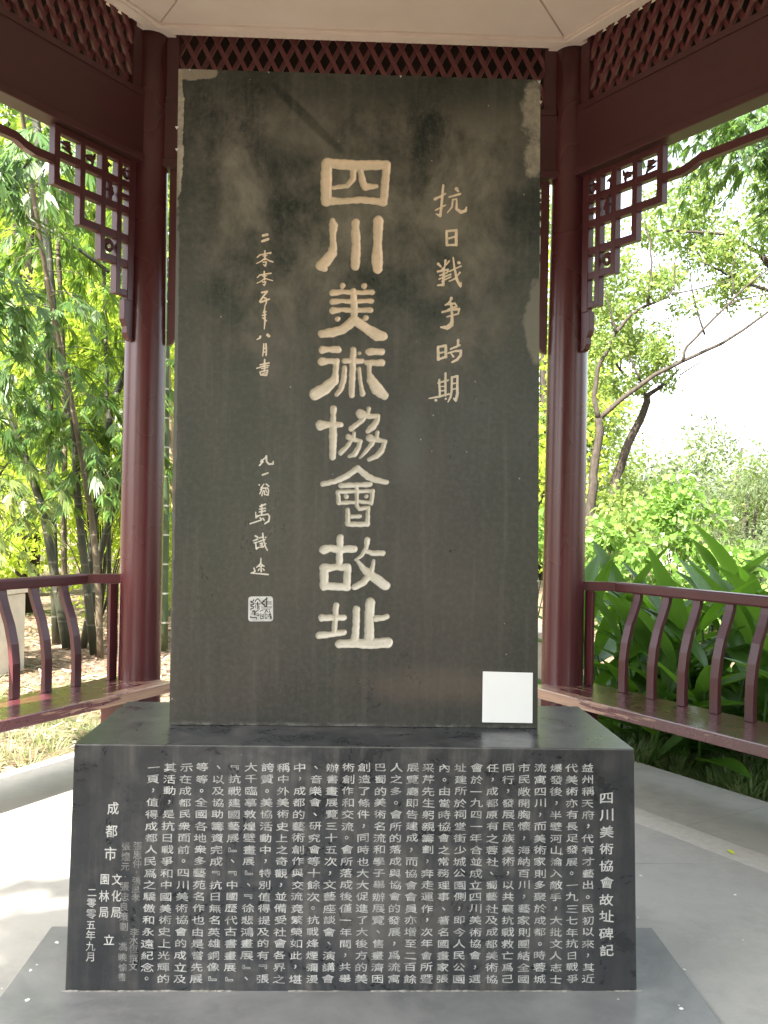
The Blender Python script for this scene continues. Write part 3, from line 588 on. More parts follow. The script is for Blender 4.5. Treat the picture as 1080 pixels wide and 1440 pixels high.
# ------------------------------------------------------------------ benches with goose-neck backs
def bench(a, b, label):
    t = thing('bench', label, 'bench', mw=frame(a, b), group='red benches between the pavilion columns')
    L = S - .06
    s = MB().prism([(-.02, -.245), (.10, -.25), (L - .1, -.25), (L + .08, -.245), (L + .08, .15), (L - .06, .17), (.06, .17), (-.02, .15)], .362, .42)
    st = s.mesh('seat', M['seat'], bevel=.005)
    for v in st.vertices: v.co.y += .25
    seat = obj('seat', st, t); seat.location = (0, -.25, 0)
    MB().box(.14, L - .14, .02, .05, .30, .3615).build('apron', M['red'], t, bevel=.003)
    for x in (.13, S - .18): MB().box(x, x + .05, -.12, .12, .0018, .3615).build('leg', M['red'], t, bevel=.003)
    prof = [(.110, .421), (.106, .50), (.108, .60), (.122, .70), (.152, .80), (.190, .88), (.214, .94), (.222, .985)]
    th = .030; front = [(y - th / 2 - (.004 if i == 0 else 0), z) for i, (y, z) in enumerate(prof)]; back = [(y + th / 2, z) for y, z in prof]
    sm = MB().prism(front + back[::-1], -.0250, .0250, 'x').mesh('spindle', M['red'], bevel=.003)
    x = .372
    while x < S - .34:
        o = obj('spindle', sm, t); o.location = (x + .012, 0, 0); x += .2085
    hr = MB()
    pr = [(.192, .975), (.256, .975), (.262, .985), (.262, 1.022), (.252, 1.032), (.196, 1.032), (.187, 1.022), (.187, .985)]
    hr.prism(pr, .235, S - .235, 'x').build('handrail', M['red'], t, bevel=.002)
    for x0, x1, xa in ((.088, .233, 0), (S - .233, S - .088, 1)):
        if xa == 0: x0 = .07
        else: x1 = S - .07
        q = [(x0, .05 if xa == 0 else .197), (x1, .197 if xa == 0 else .05), (x1, .25 if xa == 0 else .103), (x0, .103 if xa == 0 else .25)]
        MB().prism(q, .977, 1.030).build('rail_end', M['red'], t, bevel=.002)
        MB().box(.098 if xa == 0 else S - .158, .158 if xa == 0 else S - .098, .082, .102, .421, .976).build('end_board', M['red'], t, bevel=.002)
    return t
bench(2, 3, 'dark red curved back bench left of the stone, with bamboo behind it')
bench(1, 0, 'dark red curved back bench right of the stone, with glossy sunlit seat')

# ------------------------------------------------------------------ pedestal and stone
def hexahedron(fb, bb, ft, bt):
    """corners: (xl, xr, y, z) of bottom front, bottom back, top front, top back"""
    v = [(fb[0], fb[2], fb[3]), (fb[1], fb[2], fb[3]), (bb[1], bb[2], bb[3]), (bb[0], bb[2], bb[3]), (ft[0], ft[2], ft[3]), (ft[1], ft[2], ft[3]), (bt[1], bt[2], bt[3]), (bt[0], bt[2], bt[3])]
    return MB().add(v, [(0, 3, 2, 1), (4, 5, 6, 7), (0, 1, 5, 4), (1, 2, 6, 5), (2, 3, 7, 6), (3, 0, 4, 7)])
ped = thing('inscribed_pedestal', 'low dark stone block under the tall stone, covered with small white carved text', 'pedestal', (0, 0, .0))
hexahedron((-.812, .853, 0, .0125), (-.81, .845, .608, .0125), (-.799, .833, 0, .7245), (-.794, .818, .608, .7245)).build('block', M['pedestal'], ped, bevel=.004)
ml = MB()
for i in range(90):                                        # rough mortar bead along the foot, missing in places
    if math.sin(i * .37) + math.sin(i * .11 + 1) < -.9: continue
    x = -.812 + 1.664 * i / 89 + random.uniform(-.006, .006); r = random.uniform(.0012, .0042)
    ml.tube([(x - .016, -.001, .0135), (x, -.002 - r * .3, .0135 + r * .2), (x + .016, -.001, .0135)], [r * .5, r, r * .5], 5)
mt = NT('lime mortar'); tag(ml.build('mortar_bead', mt.done(mt.pbsdf((.26, .25, .23), .9, .2)), ped), kind='stuff')
BODY = ['益州稱天府，代有才藝出。民初以來，其近', '代美術亦有長足發展。一九三七年抗日戰爭', '爆發後，半壁河山淪入敵手，大批文人志士',
 '流寓四川，而美術家則多聚於成都。時蓉城', '市民敞開胸懷，海納百川，藝家則團結全國', '同行，發展民族美術，以共襄抗戰救亡爲己',
 '任，成都原有之蓉社、蜀藝社及成都美術協', '會於一九四一年合並成立四川美術協會，選', '址建所於祠堂街少城公園側，即今人民公園',
 '內。由當時協會之常務理事、著名國畫家張', '采芹先生躬親籌劃，奔走運作，次年會所暨', '展覽廳即告建成，而協會會員亦增至二百餘',
 '人之多。會所的落成與協會的發展，爲流寓', '巴蜀的美術名流和學子舉辦展覽、售畫濟困', '創造了條件，同時也大大促進了大後方的美',
 '術創作和交流。會所落成後僅一年間，共舉', '辦書畫展覽三十五次，文藝座談會、演講會', '、音樂會、研究會等十餘次。抗戰烽煙彌漫',
 '中，成都的藝術創作與交流竟繁榮如此，堪', '稱中外美術史上之奇觀，並備受社會各界之', '誇贊。美協活動中，特別值得提及的有﹃張',
 '大千臨摹敦煌壁畫展﹄、﹃徐悲鴻畫展﹄、', '﹃抗戰建國藝展﹄、﹃中國歷代古書畫展﹄', '、以及協助籌資完成﹃抗日無名英雄銅像﹄',
 '等等。全國各地衆多藝苑名作也由是嘗先展', '示在成都民衆面前。四川美術協會的成立及', '其活動，是抗日戰爭和中國美術史上光輝的', '一頁，值得成都人民爲之驕傲和永遠紀念。']
YT = -.0008
for i, s in enumerate(BODY):
    f = i / 27.0
    column_mesh('text_column', s, .6954 - 1.2658 * f, .668 - .008 * f, .7074 - 1.2868 * f, .0490, .0380, .0262, M['ink'], YT, .012, .03, ped)
column_mesh('text_column', '四川美術協會故址碑記', .7526, .5809, .7603, .1332, .044, .036, M['ink_hi'], YT, .016, .03, ped)
column_mesh('text_column', '成都市', -.6843, .5393, -.6886, .4101, .036, .040, M['ink_hi'], YT, .016, .03, ped, False)
column_mesh('text_column', '文化局', -.6700, .3349, -.6711, .2400, .029, .034, M['ink_hi'], YT, .016, .03, ped, False)
column_mesh('text_column', '園林局', -.7040, .3349, -.7052, .2400, .029, .034, M['ink_hi'], YT, .016, .03, ped, False)
column_mesh('text_column', '立', -.6884, .1621, -.6884, .1621, .034, .034, M['ink_hi'], YT, .016, .03, ped, False)
column_mesh('text_column', '二零零五年九月', -.7397, .2971, -.7412, .1116, .028, .029, M['ink'], YT, .012, .03, ped, False)
column_mesh('text_column', '張思仲·張思孝 · 李水恆撰文', -.612, .431, -.6188, .0843, .026, .026, M['ink_faint'], YT, .02, .05, ped, False)
column_mesh('text_column', '張煌元·張忠良策劃·馮曉愉書', -.6456, .4308, -.6487, .0535, .026, .026, M['ink_faint'], YT, .02, .05, ped, False)
bpy.data.objects.remove(_fo)

# ---- the stone: front face cut round the eight big characters, which are sunk into it
YS = .2504
st = thing('engraved_stone', 'tall upright black stone slab with eight large cream carved characters', 'stone tablet', (0, 0, 0))
def strokes(s): return [[tuple(float(a) * 1e-4 for a in p.split(',')) for p in k.split()] for k in s.split('|')]
def sdf(sts, X, Z, wob=.0012, freq=160.0, seed=0):
    D = np.full(X.shape, 9.0); fat = .0016 if wob > .0008 else .0003
    for k in sts:
        segs = [(k[0], k[0])] if len(k) == 1 else list(zip(k[:-1], k[1:]))
        for a, b in segs:
            ax, az, ar = a; bx, bz, br = b; dx, dz = bx - ax, bz - az; L2 = dx * dx + dz * dz
            t = np.clip(((X - ax) * dx + (Z - az) * dz) / L2, 0, 1) if L2 > 0 else 0.0
            D = np.minimum(D, np.hypot(X - ax - t * dx, Z - az - t * dz) - (ar + (br - ar) * t))
    ph = seed * 1.7
    return D - fat + wob * (np.sin(X * freq + ph + 2.1 * np.sin(Z * freq * .63)) * np.cos(Z * freq * .83 + ph * .6 + 1.3 * np.sin(X * freq * .5)))
def march(sts, h, pad, inside, outside=None, box=None, wob=.001, seed=0, freq=160.):
    """grid the sign of the stroke field; return the two meshes (verts as (x, depth, z), faces)"""
    if box is None:
        P = np.array([q for k in sts for q in k]); r = P[:, 2].max() + pad
        box = (P[:, 0].min() - r, P[:, 0].max() + r, P[:, 1].min() - r, P[:, 1].max() + r)
    nx = max(2, int(round((box[1] - box[0]) / h))); nz = max(2, int(round((box[3] - box[2]) / h)))
    X, Z = np.meshgrid(np.linspace(box[0], box[1], nx + 1), np.linspace(box[2], box[3], nz + 1), indexing='ij')
    D = sdf(sts, X, Z, wob, freq, seed); D[np.abs(D) < 1e-6] = 1e-6
    if outside is not None: D[0, :] = np.maximum(D[0, :], .001); D[-1, :] = np.maximum(D[-1, :], .001); D[:, 0] = np.maximum(D[:, 0], .001); D[:, -1] = np.maximum(D[:, -1], .001)
    res = []
    for sgn, dep in ((-1, inside), (1, outside)):
        if dep is None: res.append(None); continue
        vs = []; idx = {}; fs = []
        def vert(key, x, z, d):
            if key not in idx: idx[key] = len(vs); vs.append((x, dep(d), z))
            return idx[key]
        G = D * sgn
        ok = (G[:-1, :-1] > 0) | (G[1:, :-1] > 0) | (G[:-1, 1:] > 0) | (G[1:, 1:] > 0)
        for i, j in zip(*np.nonzero(ok)):
            c = ((i, j), (i + 1, j), (i + 1, j + 1), (i, j + 1)); g_ = [G[a] for a in c]
            f = []
            for q in range(4):
                a, b = c[q], c[(q + 1) % 4]; ga, gb = g_[q], g_[(q + 1) % 4]
                if ga > 0: f.append(vert(a, X[a], Z[a], ga))
                if ga * gb < 0:
                    t = ga / (ga - gb); key = (min(a, b), max(a, b))
                    f.append(vert(key, X[a] + (X[b] - X[a]) * t, Z[a] + (Z[b] - Z[a]) * t, 0.0))
            if len(f) > 2: fs.append(tuple(f))
        res.append((vs, fs))
    return res + [box]
def mk(name, vf, mat, parent, smooth=True):
    me = bpy.data.meshes.new(name); me.from_pydata(vf[0], [], vf[1]); me.polygons.foreach_set('use_smooth', [smooth] * len(me.polygons)); me.materials.append(mat)
    return obj(name, me, parent)
sink = lambda d: YS + min(.0055, .0006 + d * .75 + .0006 * math.sin(d * 900))
flat = lambda d: YS
bigs = [(ch, strokes(s)) for ch, s in BIG]; rng_z = []
for ch, sts in bigs:
    P = [q for k in sts for q in k]; rng_z.append((min(p[1] - p[2] for p in P) - .003, max(p[1] + p[2] for p in P) + .003))
zc = [2.55]
for i in range(7): zc.append((rng_z[i][0] + rng_z[i + 1][1]) / 2)
zc.append(.86)
XA = min(q[0] - q[2] for _, s in bigs for k in s for q in k) - .006; XB = max(q[0] + q[2] for _, s in bigs for k in s for q in k) + .006
face = MB()
for i, (ch, sts) in enumerate(bigs):
    ins, outs, _ = march(sts, .0021, .004, sink, flat, (XA, XB, zc[i + 1], zc[i]), .0011, i + 1)
    mk('carved_character', ins, M['gold'], st); face.add(*outs)
TL, TR, BL, BR = (-.5852, 2.8035), (.5699, 2.8080), (-.5756, .7262), (.5971, .7262)
def edge(L, z): a, b = (TL, BL) if L else (TR, BR); t = (a[1] - z) / (a[1] - b[1]); return a[0] + (b[0] - a[0]) * t
q = lambda pts: face.add([(x, YS, z) for x, z in pts], [tuple(range(len(pts)))])
q([(edge(1, zc[0]), zc[0]), (edge(0, zc[0]), zc[0]), TR, TL]); q([BL, BR, (edge(0, zc[-1]), zc[-1]), (edge(1, zc[-1]), zc[-1])])
q([(edge(1, zc[-1]), zc[-1]), (XA, zc[-1]), (XA, zc[0]), (edge(1, zc[0]), zc[0])]); q([(XB, zc[-1]), (edge(0, zc[-1]), zc[-1]), (edge(0, zc[0]), zc[0]), (XB, zc[0])])
fo = face.build('front_face', M['stele'], st, fixn=False)
TH = .19
def outline(n=46):                                          # slightly nibbled arris
    P = []
    cs = [BL, BR, TR, TL]
    for i in range(4):
        a, b = cs[i], cs[(i + 1) % 4]
        for k in range(n):
            t = k / n; P.append((a[0] + (b[0] - a[0]) * t, a[1] + (b[1] - a[1]) * t))
    return P
P4 = outline(1); body = MB()
body.add([(x, YS, z) for x, z in P4] + [(x, YS + TH, z) for x, z in P4], [(7, 6, 5, 4)] + [(i, i + 4, (i + 1) % 4 + 4, (i + 1) % 4) for i in range(4)])
body.build('slab_body', M['stele'], st)
chips = MB()
for (x, z) in ((-.30, 2.804), (.12, 2.806), (-.587, 2.62), (-.586, 2.55), (.572, 2.74), (.566, 2.805), (-.55, 2.803), (.59, 1.2)):
    s_ = random.uniform(.003, .006); chips.add([(x - s_, YS - .0004, z), (x, YS - .001, z - s_ * 1.8), (x + s_, YS - .0004, z), (x, YS + .004, z + s_ * .4)], [(0, 1, 2, 3)])
chips.build('chip', M['ink_hi'], st, fixn=False)
dome = lambda d: YS - .0004 - min(.0008, d * .25)
for i, (ch, tk, s) in enumerate(SMALL):
    sts = strokes(s); P = [q_[2] for k in sts for q_ in k]
    if tk == 'C': sts = [[(x, z, r * 1.0) for x, z, r in k] for k in sts]
    ins, _, _ = march(sts, .0011 if tk == 'C' else .0008, .003, dome, None, None, .0005 if tk == 'C' else .0002, i + 11, 420.)
    mk('carved_character', ins, M['gold_thin'], st)
sp = [(x, z) for x, z in SEAL_PLATE]
c0 = (sum(p[0] for p in sp) / 4, sum(p[1] for p in sp) / 4)
def rr(pts, r=.008):
    out = []
    for i in range(4):
        p, a, b = Vector(pts[i]), Vector(pts[i - 1]), Vector(pts[(i + 1) % 4]); out += [tuple(p + (a - p).normalized() * r), tuple(p + (a - p).normalized() * r * .3 + (b - p).normalized() * r * .3), tuple(p + (b - p).normalized() * r)]
    return out
seal = MB().prism(rr(sp), YS - .0009, YS + .001, 'y').build('seal_ground', M['ink_hi'], st)
ins, _, _ = march(strokes(SEAL), .0008, .002, lambda d: YS - .0012, None, None, .0002, 3, 500.)
mk('seal_line', ins, M['dark'], st)
hair = MB()
def hairline(a, b, w=.0011): 
    d = (Vector(b) - Vector(a)).normalized(); n = Vector((-d.y, d.x)) * w; hair.prism([tuple(Vector(a) + n), tuple(Vector(b) + n), tuple(Vector(b) - n), tuple(Vector(a) - n)], YS - .0003, YS + .004, 'y')
hairline((-.0853, 1.025), (-.0853, 1.10)); hairline((-.117, 1.073), (-.06, 1.073)); hairline((.118, .985), (.120, 1.11)); hairline((.03, 1.0), (.032, 1.08))
pl = MB().prism([(.4175, .7435), (.5795, .7425), (.578, .9035), (.417, .906)], YS - .005, YS - .0012, 'y').build('blank_plate', M['white'], bevel=.0012)
tag(pl, 'blank square white plate stuck low on the right of the tall black stone', 'plate')

# bits lying on the floor
lf = leaf_like = MB().add([(0, 0, 0), (.014, .011, .004), (.034, .006, .006), (.05, 0, .003), (.034, -.009, .007), (.014, -.010, .004)], [(0, 1, 2, 3, 4, 5)])
t_ = NT('yellow leaf'); lm_ = lf.mesh('fallen_leaf', t_.done(t_.pbsdf((.55, .60, .05), .5, .3)), fixn=False)
o = obj('fallen_leaf', lm_); o.location = (1.62, 1.13, .0035); o.rotation_euler = (0, 0, 1.9); tag(o, 'small bright yellow green leaf lying on the pale strip of floor at right', 'leaf')
cm = NT('white chip'); cm_ = cm.done(cm.pbsdf((.75, .74, .70), .7, .3)); ch_ = MB(); rq = random.Random(5)
for (x, y) in [(1.05, .15), (1.32, .35), (1.6, .1), (.95, -.1), (1.2, -.25), (-.95, .12), (-.9, -.05), (-1.5, .6), (-.93, .3), (1.8, .62), (1.15, .9), (1.02, .52), (.2, -.35), (-.3, -.3), (.6, -.42), (-1.35, .1), (1.45, .72)]:
    zz = .0135 if -.985 < x < 1.035 and y < .42 else .0018
    a = rq.uniform(0, 6.28); r = rq.uniform(.003, .008); pts = [(x + r * rq.uniform(.5, 1.2) * math.cos(a + k * 1.25), y + r * rq.uniform(.4, 1.0) * math.sin(a + k * 1.25)) for k in range(5)]
    ch_.prism(pts, zz - .001, zz + .002)
tag(ch_.build('chips', cm_), 'tiny white chips scattered on the floor round the pedestal', 'chips', kind='stuff')

# ------------------------------------------------------------------ foliage helpers
def leaf_mesh(name, B, D, Sd, L, W, droop, mat, fine=True):
    """leaf blades: base B, direction D, side vector Sd, length L, width W (arrays)"""
    B, D, Sd = [np.asarray(a, float) for a in (B, D, Sd)]; D = D / np.linalg.norm(D, axis=1)[:, None]
    Sd = Sd - D * (Sd * D).sum(1)[:, None]; Sd = Sd / (np.linalg.norm(Sd, axis=1)[:, None] + 1e-9)
    Nn = np.cross(Sd, D); L = L[:, None]; W = W[:, None]; dz = np.array([0, 0, -1.0]) * (L * (droop[:, None] if hasattr(droop, 'shape') else droop))
    n = len(B)
    if fine:
        p1 = B + D * L * .38 + dz * .16; p2 = B + D * L * .72 + dz * .52; tip = B + D * L + dz
        V = np.stack([B, p1 - Sd * W * .5, p1 + Sd * W * .5, p2 - Sd * W * .34, p2 + Sd * W * .34, tip], 1)
        base = np.arange(n)[:, None] * 6
        lp = np.concatenate([base + [0, 2, 1], base + [1, 2, 4, 3], base + [3, 4, 5]], 1).ravel(); sz = np.tile([3, 4, 3], n)
    else:
        mid = B + D * L * .5 + Nn * W * .12
        V = np.stack([B, mid - Sd * W * .5, B + D * L + dz, mid + Sd * W * .5], 1); base = np.arange(n)[:, None] * 4
        lp = (base + [0, 3, 2, 1]).ravel(); sz = np.full(n, 4)
    return np_mesh(name, V, lp, sz, mat)
def rv(n): v = rng.normal(size=(n, 3)); return v / np.linalg.norm(v, axis=1)[:, None]

def crown(name, centers, radii, n, L, W, mat, parent=None, up=.0, droop=.1, shell=.35, flat=1.0):
    """leaves spread through overlapping uneven clumps; denser towards each clump's skin"""
    centers = np.asarray(centers, float); radii = np.asarray(radii, float); w = radii ** 2; w = w / w.sum()
    k = rng.choice(len(centers), n, p=w); d = rv(n); d[:, 2] *= flat
    r = (shell + (1 - shell) * rng.random(n)) ** .6 * radii[k] * (1 + .25 * np.sin(d[:, 0] * 7 + k) * np.cos(d[:, 2] * 6 + k * 2))
    B = centers[k] + d * r[:, None]; D = d * .6 + rv(n) * .8 + np.array([0, 0, up])
    me = leaf_mesh(name, B, D, rv(n), L * rng.uniform(.6, 1.3, n), W * rng.uniform(.6, 1.3, n), droop, mat, False)
    o = obj(name, me, parent); tag(o, kind='stuff'); return o

def fans(P, az, tilt, L, W, k=(4, 8)):
    """bamboo leaf fans hung at the points P: each fan is several fingers spread about its twig direction"""
    B = []; D = []; Sd = []; LL = []; WW = []
    for p, a, t in zip(P, az, tilt):
        m = random.randint(*k); d0 = Vector((math.cos(a) * math.cos(t), math.sin(a) * math.cos(t), math.sin(t)))
        s0 = Vector((-math.sin(a), math.cos(a), 0)); s0 = (s0 + Vector((random.uniform(-.5, .5), random.uniform(-.5, .5), random.uniform(-.6, .6)))).normalized()
        for i in range(m):
            f = (i - (m - 1) / 2) / max(1, m - 1) * 2; an = f * random.uniform(.32, .62)
            d = d0 * math.cos(an) + s0 * math.sin(an) + Vector((0, 0, random.uniform(-.15, .1)))
            B.append(p + d * .012); D.append(d); Sd.append(s0 + Vector((random.uniform(-.3, .3),) * 3)); l = L * random.uniform(.7, 1.15) * (1 - .25 * abs(f)); LL.append(l); WW.append(W * random.uniform(.8, 1.2))
    return B, D, Sd, LL, WW
def twig_system(paths, L, W, per=(5, 8), k=(4, 8)):
    Ps = []; az = []; tl = []; tw = MB()
    for path in paths:
        tw.tube(path, [.006 - .0045 * i / (len(path) - 1) for i in range(len(path))], 4, False)
        n = random.randint(*per)
        for i in range(n):
            f = .25 + .75 * (i + random.random()) / n; j = min(int(f * (len(path) - 1)), len(path) - 2); u = f * (len(path) - 1) - j
            p = Vector(path[j]).lerp(Vector(path[j + 1]), u); d = (Vector(path[j + 1]) - Vector(path[j])).normalized()
            a = math.atan2(d.y, d.x) + random.uniform(-1.1, 1.1); Ps.append(p + Vector((random.uniform(-.05, .05), random.uniform(-.05, .05), random.uniform(-.05, .03)))); az.append(a); tl.append(random.uniform(-1.25, -.3))
    return Ps, az, tl, tw
def droop_path(p, az, ln, rise=.35, sag=.9, n=6):
    out = []
    for i in range(n):
        t = i / (n - 1); out.append((p[0] + math.cos(az) * ln * t, p[1] + math.sin(az) * ln * t, p[2] + ln * (rise * t - sag * t * t)))
    return out
def lerp_path(path, f):
    n = len(path) - 1; j = min(int(f * n), n - 1); u = f * n - j; return Vector(path[j]).lerp(Vector(path[j + 1]), u)

def bamboo(label, path, r0, r1, mat, leaf, twigs, zmin, tl=(.5, 1.2), azr=(0, 6.28), L=.225, W=.023, leaf_parts=0, group='bamboo culms behind the left bench', per=(6, 10)):
    x, y, z = path[0]; t = thing('bamboo_culm', label, 'bamboo', (x, y, -.1), group)
    loc = [(a - x, b - y, c + .1) for a, b, c in path]; loc[0] = (0, 0, -.05)
    n = 14; pts = [lerp_path(loc, i / n) for i in range(n + 1)]
    MB().tube(pts, [r0 + (r1 - r0) * i / n for i in range(n + 1)], 10).build('stem', mat, t)
    if not twigs: return t
    ps = []
    for i in range(twigs):
        for _ in range(20):
            p = lerp_path(loc, random.random())
            if p.z > zmin: break
        ps.append(droop_path(p, random.uniform(*azr), random.uniform(*tl)))
    Ps, az, tlt, tw = twig_system(ps, L, W, per)
    tw.build('twigs', mat, t, fixn=False)
    if leaf_parts:
        one = leaf_mesh('leaf', [(0, 0, 0)], [(1, 0, 0)], [(0, 1, 0)], np.array([1.0]), np.array([.105]), .12, M[leaf])
        Bq, Dq, Sq, LL, WW = fans(Ps[:leaf_parts], az[:leaf_parts], tlt[:leaf_parts], L * 1.1, W)
        for b_, d_, s_, l_ in zip(Bq, Dq, Sq, LL):
            d_ = d_.normalized(); s_ = (s_ - d_ * s_.dot(d_)).normalized(); nn = d_.cross(s_)
            o = obj('leaf', one, t); o.matrix_local = Matrix(((d_.x * l_, s_.x * l_, nn.x * l_, b_.x), (d_.y * l_, s_.y * l_, nn.y * l_, b_.y), (d_.z * l_, s_.z * l_, nn.z * l_, b_.z), (0, 0, 0, 1)))
        Ps, az, tlt = Ps[leaf_parts:], az[leaf_parts:], tlt[leaf_parts:]
    Bq, Dq, Sq, LL, WW = fans(Ps, az, tlt, L, W)
    o = obj('foliage', leaf_mesh('foliage', Bq, Dq, Sq, np.array(LL), np.array(WW), .14, M[leaf]), t); tag(o, kind='stuff')
    return t

# ------------------------------------------------------------------ bamboo grove, left
GB = 'bamboo culms behind the left bench'
BP = [
 ('dark bamboo culm at the far left, leaning over to the left', [(-2.98, 7.2, -.1), (-3.08, 7.2, .39), (-3.18, 7.2, .92), (-3.27, 7.2, 1.38), (-3.57, 7.2, 2.21), (-3.75, 7.2, 2.68), (-4.1, 7.0, 3.6), (-4.7, 6.7, 5.0)], .052, .03, 'culm_dark', 'bamboo_leaf', 30, 1.7, 0),
 ('thick dark upright bamboo culm, second from the far left', [(-3.23, 7.6, -.1), (-3.29, 7.6, 1.06), (-3.35, 7.6, 2.31), (-3.38, 7.6, 3.25), (-3.41, 7.6, 4.03), (-3.49, 7.5, 5.27), (-3.6, 7.2, 6.8)], .048, .03, 'culm_dark', 'bamboo_leaf', 38, 1.6, 0),
 ('brown bamboo culm bending left above the rail, middle of the grove', [(-2.62, 6.9, -.1), (-2.73, 6.9, .74), (-2.78, 6.9, 1.11), (-2.84, 6.9, 1.64), (-2.87, 6.9, 2.24), (-2.99, 6.9, 2.7), (-3.07, 6.9, 3.06), (-3.16, 6.8, 4.35), (-3.25, 6.4, 6.2)], .044, .028, 'culm_dark', 'bamboo_dark', 34, 2.0, 14),
 ('slim pale tan bamboo culm nearest to the left bench', [(-2.51, 6.7, -.1), (-2.53, 6.7, .38), (-2.59, 6.7, 1.11), (-2.66, 6.7, 1.53), (-2.72, 6.7, 1.84), (-2.85, 6.7, 2.52), (-3.0, 6.4, 3.5), (-3.1, 6.0, 4.8), (-3.1, 5.6, 5.6)], .036, .02, 'culm_brown', 'bamboo_dark', 30, 1.5, 14),
 ('dark bamboo culm leaning right towards the left column', [(-2.87, 7.3, -.1), (-2.78, 7.3, .39), (-2.69, 7.3, .96), (-2.61, 7.3, 1.24), (-2.49, 7.3, 1.76), (-2.39, 7.3, 2.3), (-2.2, 7.2, 3.4), (-2.0, 7.0, 5.0)], .042, .028, 'culm_dark', 'bamboo_leaf', 32, 1.6, 0),
 ('brown bamboo culm behind, curving right as it rises', [(-2.91, 7.7, -.1), (-2.9, 7.7, .74), (-2.87, 7.7, 1.47), (-2.76, 7.7, 1.89), (-2.72, 7.7, 2.52), (-2.59, 7.7, 2.87), (-2.5, 7.7, 3.13), (-2.3, 7.5, 4.4), (-2.1, 7.2, 6.0)], .05, .03, 'culm_dark', 'bamboo_leaf', 34, 1.8, 0),
 ('thin blackish upright bamboo culm beside the left column', [(-2.73, 7.9, -.1), (-2.75, 7.9, .71), (-2.78, 7.9, 1.7), (-2.81, 7.9, 2.67), (-2.85, 7.8, 4.2), (-2.9, 7.6, 6.0)], .03, .02, 'culm_dark', 'bamboo_leaf', 32, 1.6, 0),
 ('light brown upright bamboo culm at the back of the grove', [(-3.26, 8.0, -.1), (-3.27, 8.0, .31), (-3.3, 8.0, 1.21), (-3.31, 8.0, 2.67), (-3.4, 7.9, 4.5), (-3.5, 7.6, 6.2)], .038, .025, 'culm_brown', 'bamboo_leaf', 34, 1.6, 0),
 ('dark green bamboo culm with white node rings between left column and stone', [(-1.99, 7.2, -.1), (-2.0, 7.2, 1.54), (-2.03, 7.2, 3.06), (-2.07, 7.2, 4.57), (-2.1, 7.0, 6.2)], .055, .045, 'culm_green', 'bamboo_leaf', 16, 3.2, 0),
 ('tan bamboo culm crossing behind the ringed green culm', [(-1.86, 7.5, -.1), (-1.93, 7.5, 1.24), (-2.02, 7.5, 2.33), (-2.07, 7.5, 3.26), (-2.18, 7.5, 4.27), (-2.3, 7.3, 5.6)], .04, .03, 'culm_tan', 'bamboo_leaf', 12, 3.0, 0),
]
for (lab, path, r0, r1, mt_, lf, tw_, zm, lp_) in BP:
    bamboo(lab, path, r0, r1, M[mt_], lf, tw_, zm + .1, leaf_parts=lp_, group=GB)
# culms whose tops arch forward: the big near leaves against the glow
bamboo('arching bamboo culm with large dark leaves hanging near the left bracket', [(-3.9, 5.9, -.1), (-3.85, 5.9, 1.2), (-3.75, 5.85, 2.4), (-3.5, 5.7, 3.4), (-3.1, 5.4, 4.1), (-2.6, 5.1, 4.5)], .03, .012, M['culm_green'], 'bamboo_dark', 66, 2.0, (.4, .95), (-2.6, .6), .27, .027, 22, GB, (5, 8))
bamboo('low bamboo culm with pale drooping leaves over the left rail', [(-3.75, 6.3, -.1), (-3.7, 6.3, .8), (-3.5, 6.2, 1.5), (-3.2, 6.1, 1.9)], .02, .008, M['culm_green'], 'bamboo_pale', 26, .9, (.35, .75), (-2.8, .4), .17, .02, 0, GB, (4, 7))
bamboo('low leafy bamboo culm at the left edge of the view', [(-4.6, 6.6, -.1), (-4.5, 6.6, 1.0), (-4.3, 6.5, 1.9), (-3.9, 6.4, 2.5)], .022, .008, M['culm_green'], 'bamboo_pale', 30, 1.0, (.4, .8), (0, 6.28), .17, .02, 0, GB, (4, 7))
t = thing('fallen_culm', 'thin bare brown stem slanting through the leaves at upper left', 'branch', (-3.05, 7.0, 4.22))
MB().tube([(0.45, .1, -.32), (0, 0, 0), (-.33, 0, .17), (-.66, 0, .35), (-1.2, 0, .7)], [.02, .022, .02, .018, .014], 6).build('stem', M['culm_dark'], t)
MB().tube([(-.33, 0, .17), (-.45, .1, .42), (-.5, .15, .6)], [.011, .007, .004], 5).build('side_twig', M['culm_dark'], t)
# overhanging bamboo, upper right
for i, (lab, path, n_) in enumerate([
    ('bamboo culm arching over from the right with dark hanging leaves', [(7.0, 8.4, -.1), (6.95, 8.4, 2.5), (6.6, 8.3, 4.6), (5.9, 8.2, 5.7), (4.9, 8.0, 6.25), (3.4, 7.8, 6.4)], 120),
    ('second bamboo culm arching over from the right, set lower', [(7.6, 9.0, -.1), (7.5, 9.0, 2.2), (7.2, 8.9, 4.0), (6.6, 8.8, 5.2), (5.6, 8.6, 5.75), (4.4, 8.4, 6.1)], 95),
    ('third bamboo culm, arching highest at the right', [(7.4, 9.6, -.1), (7.3, 9.6, 3.0), (6.8, 9.4, 5.4), (5.8, 9.2, 6.4), (4.2, 8.9, 6.9)], 80)]):
    bamboo(lab, path, .045, .012, M['culm_green'], 'bamboo_dark', n_, 5.0, (.5, 1.2), (0, 6.28), .2, .024, 0, 'bamboo culms arching in from the right', (6, 9))

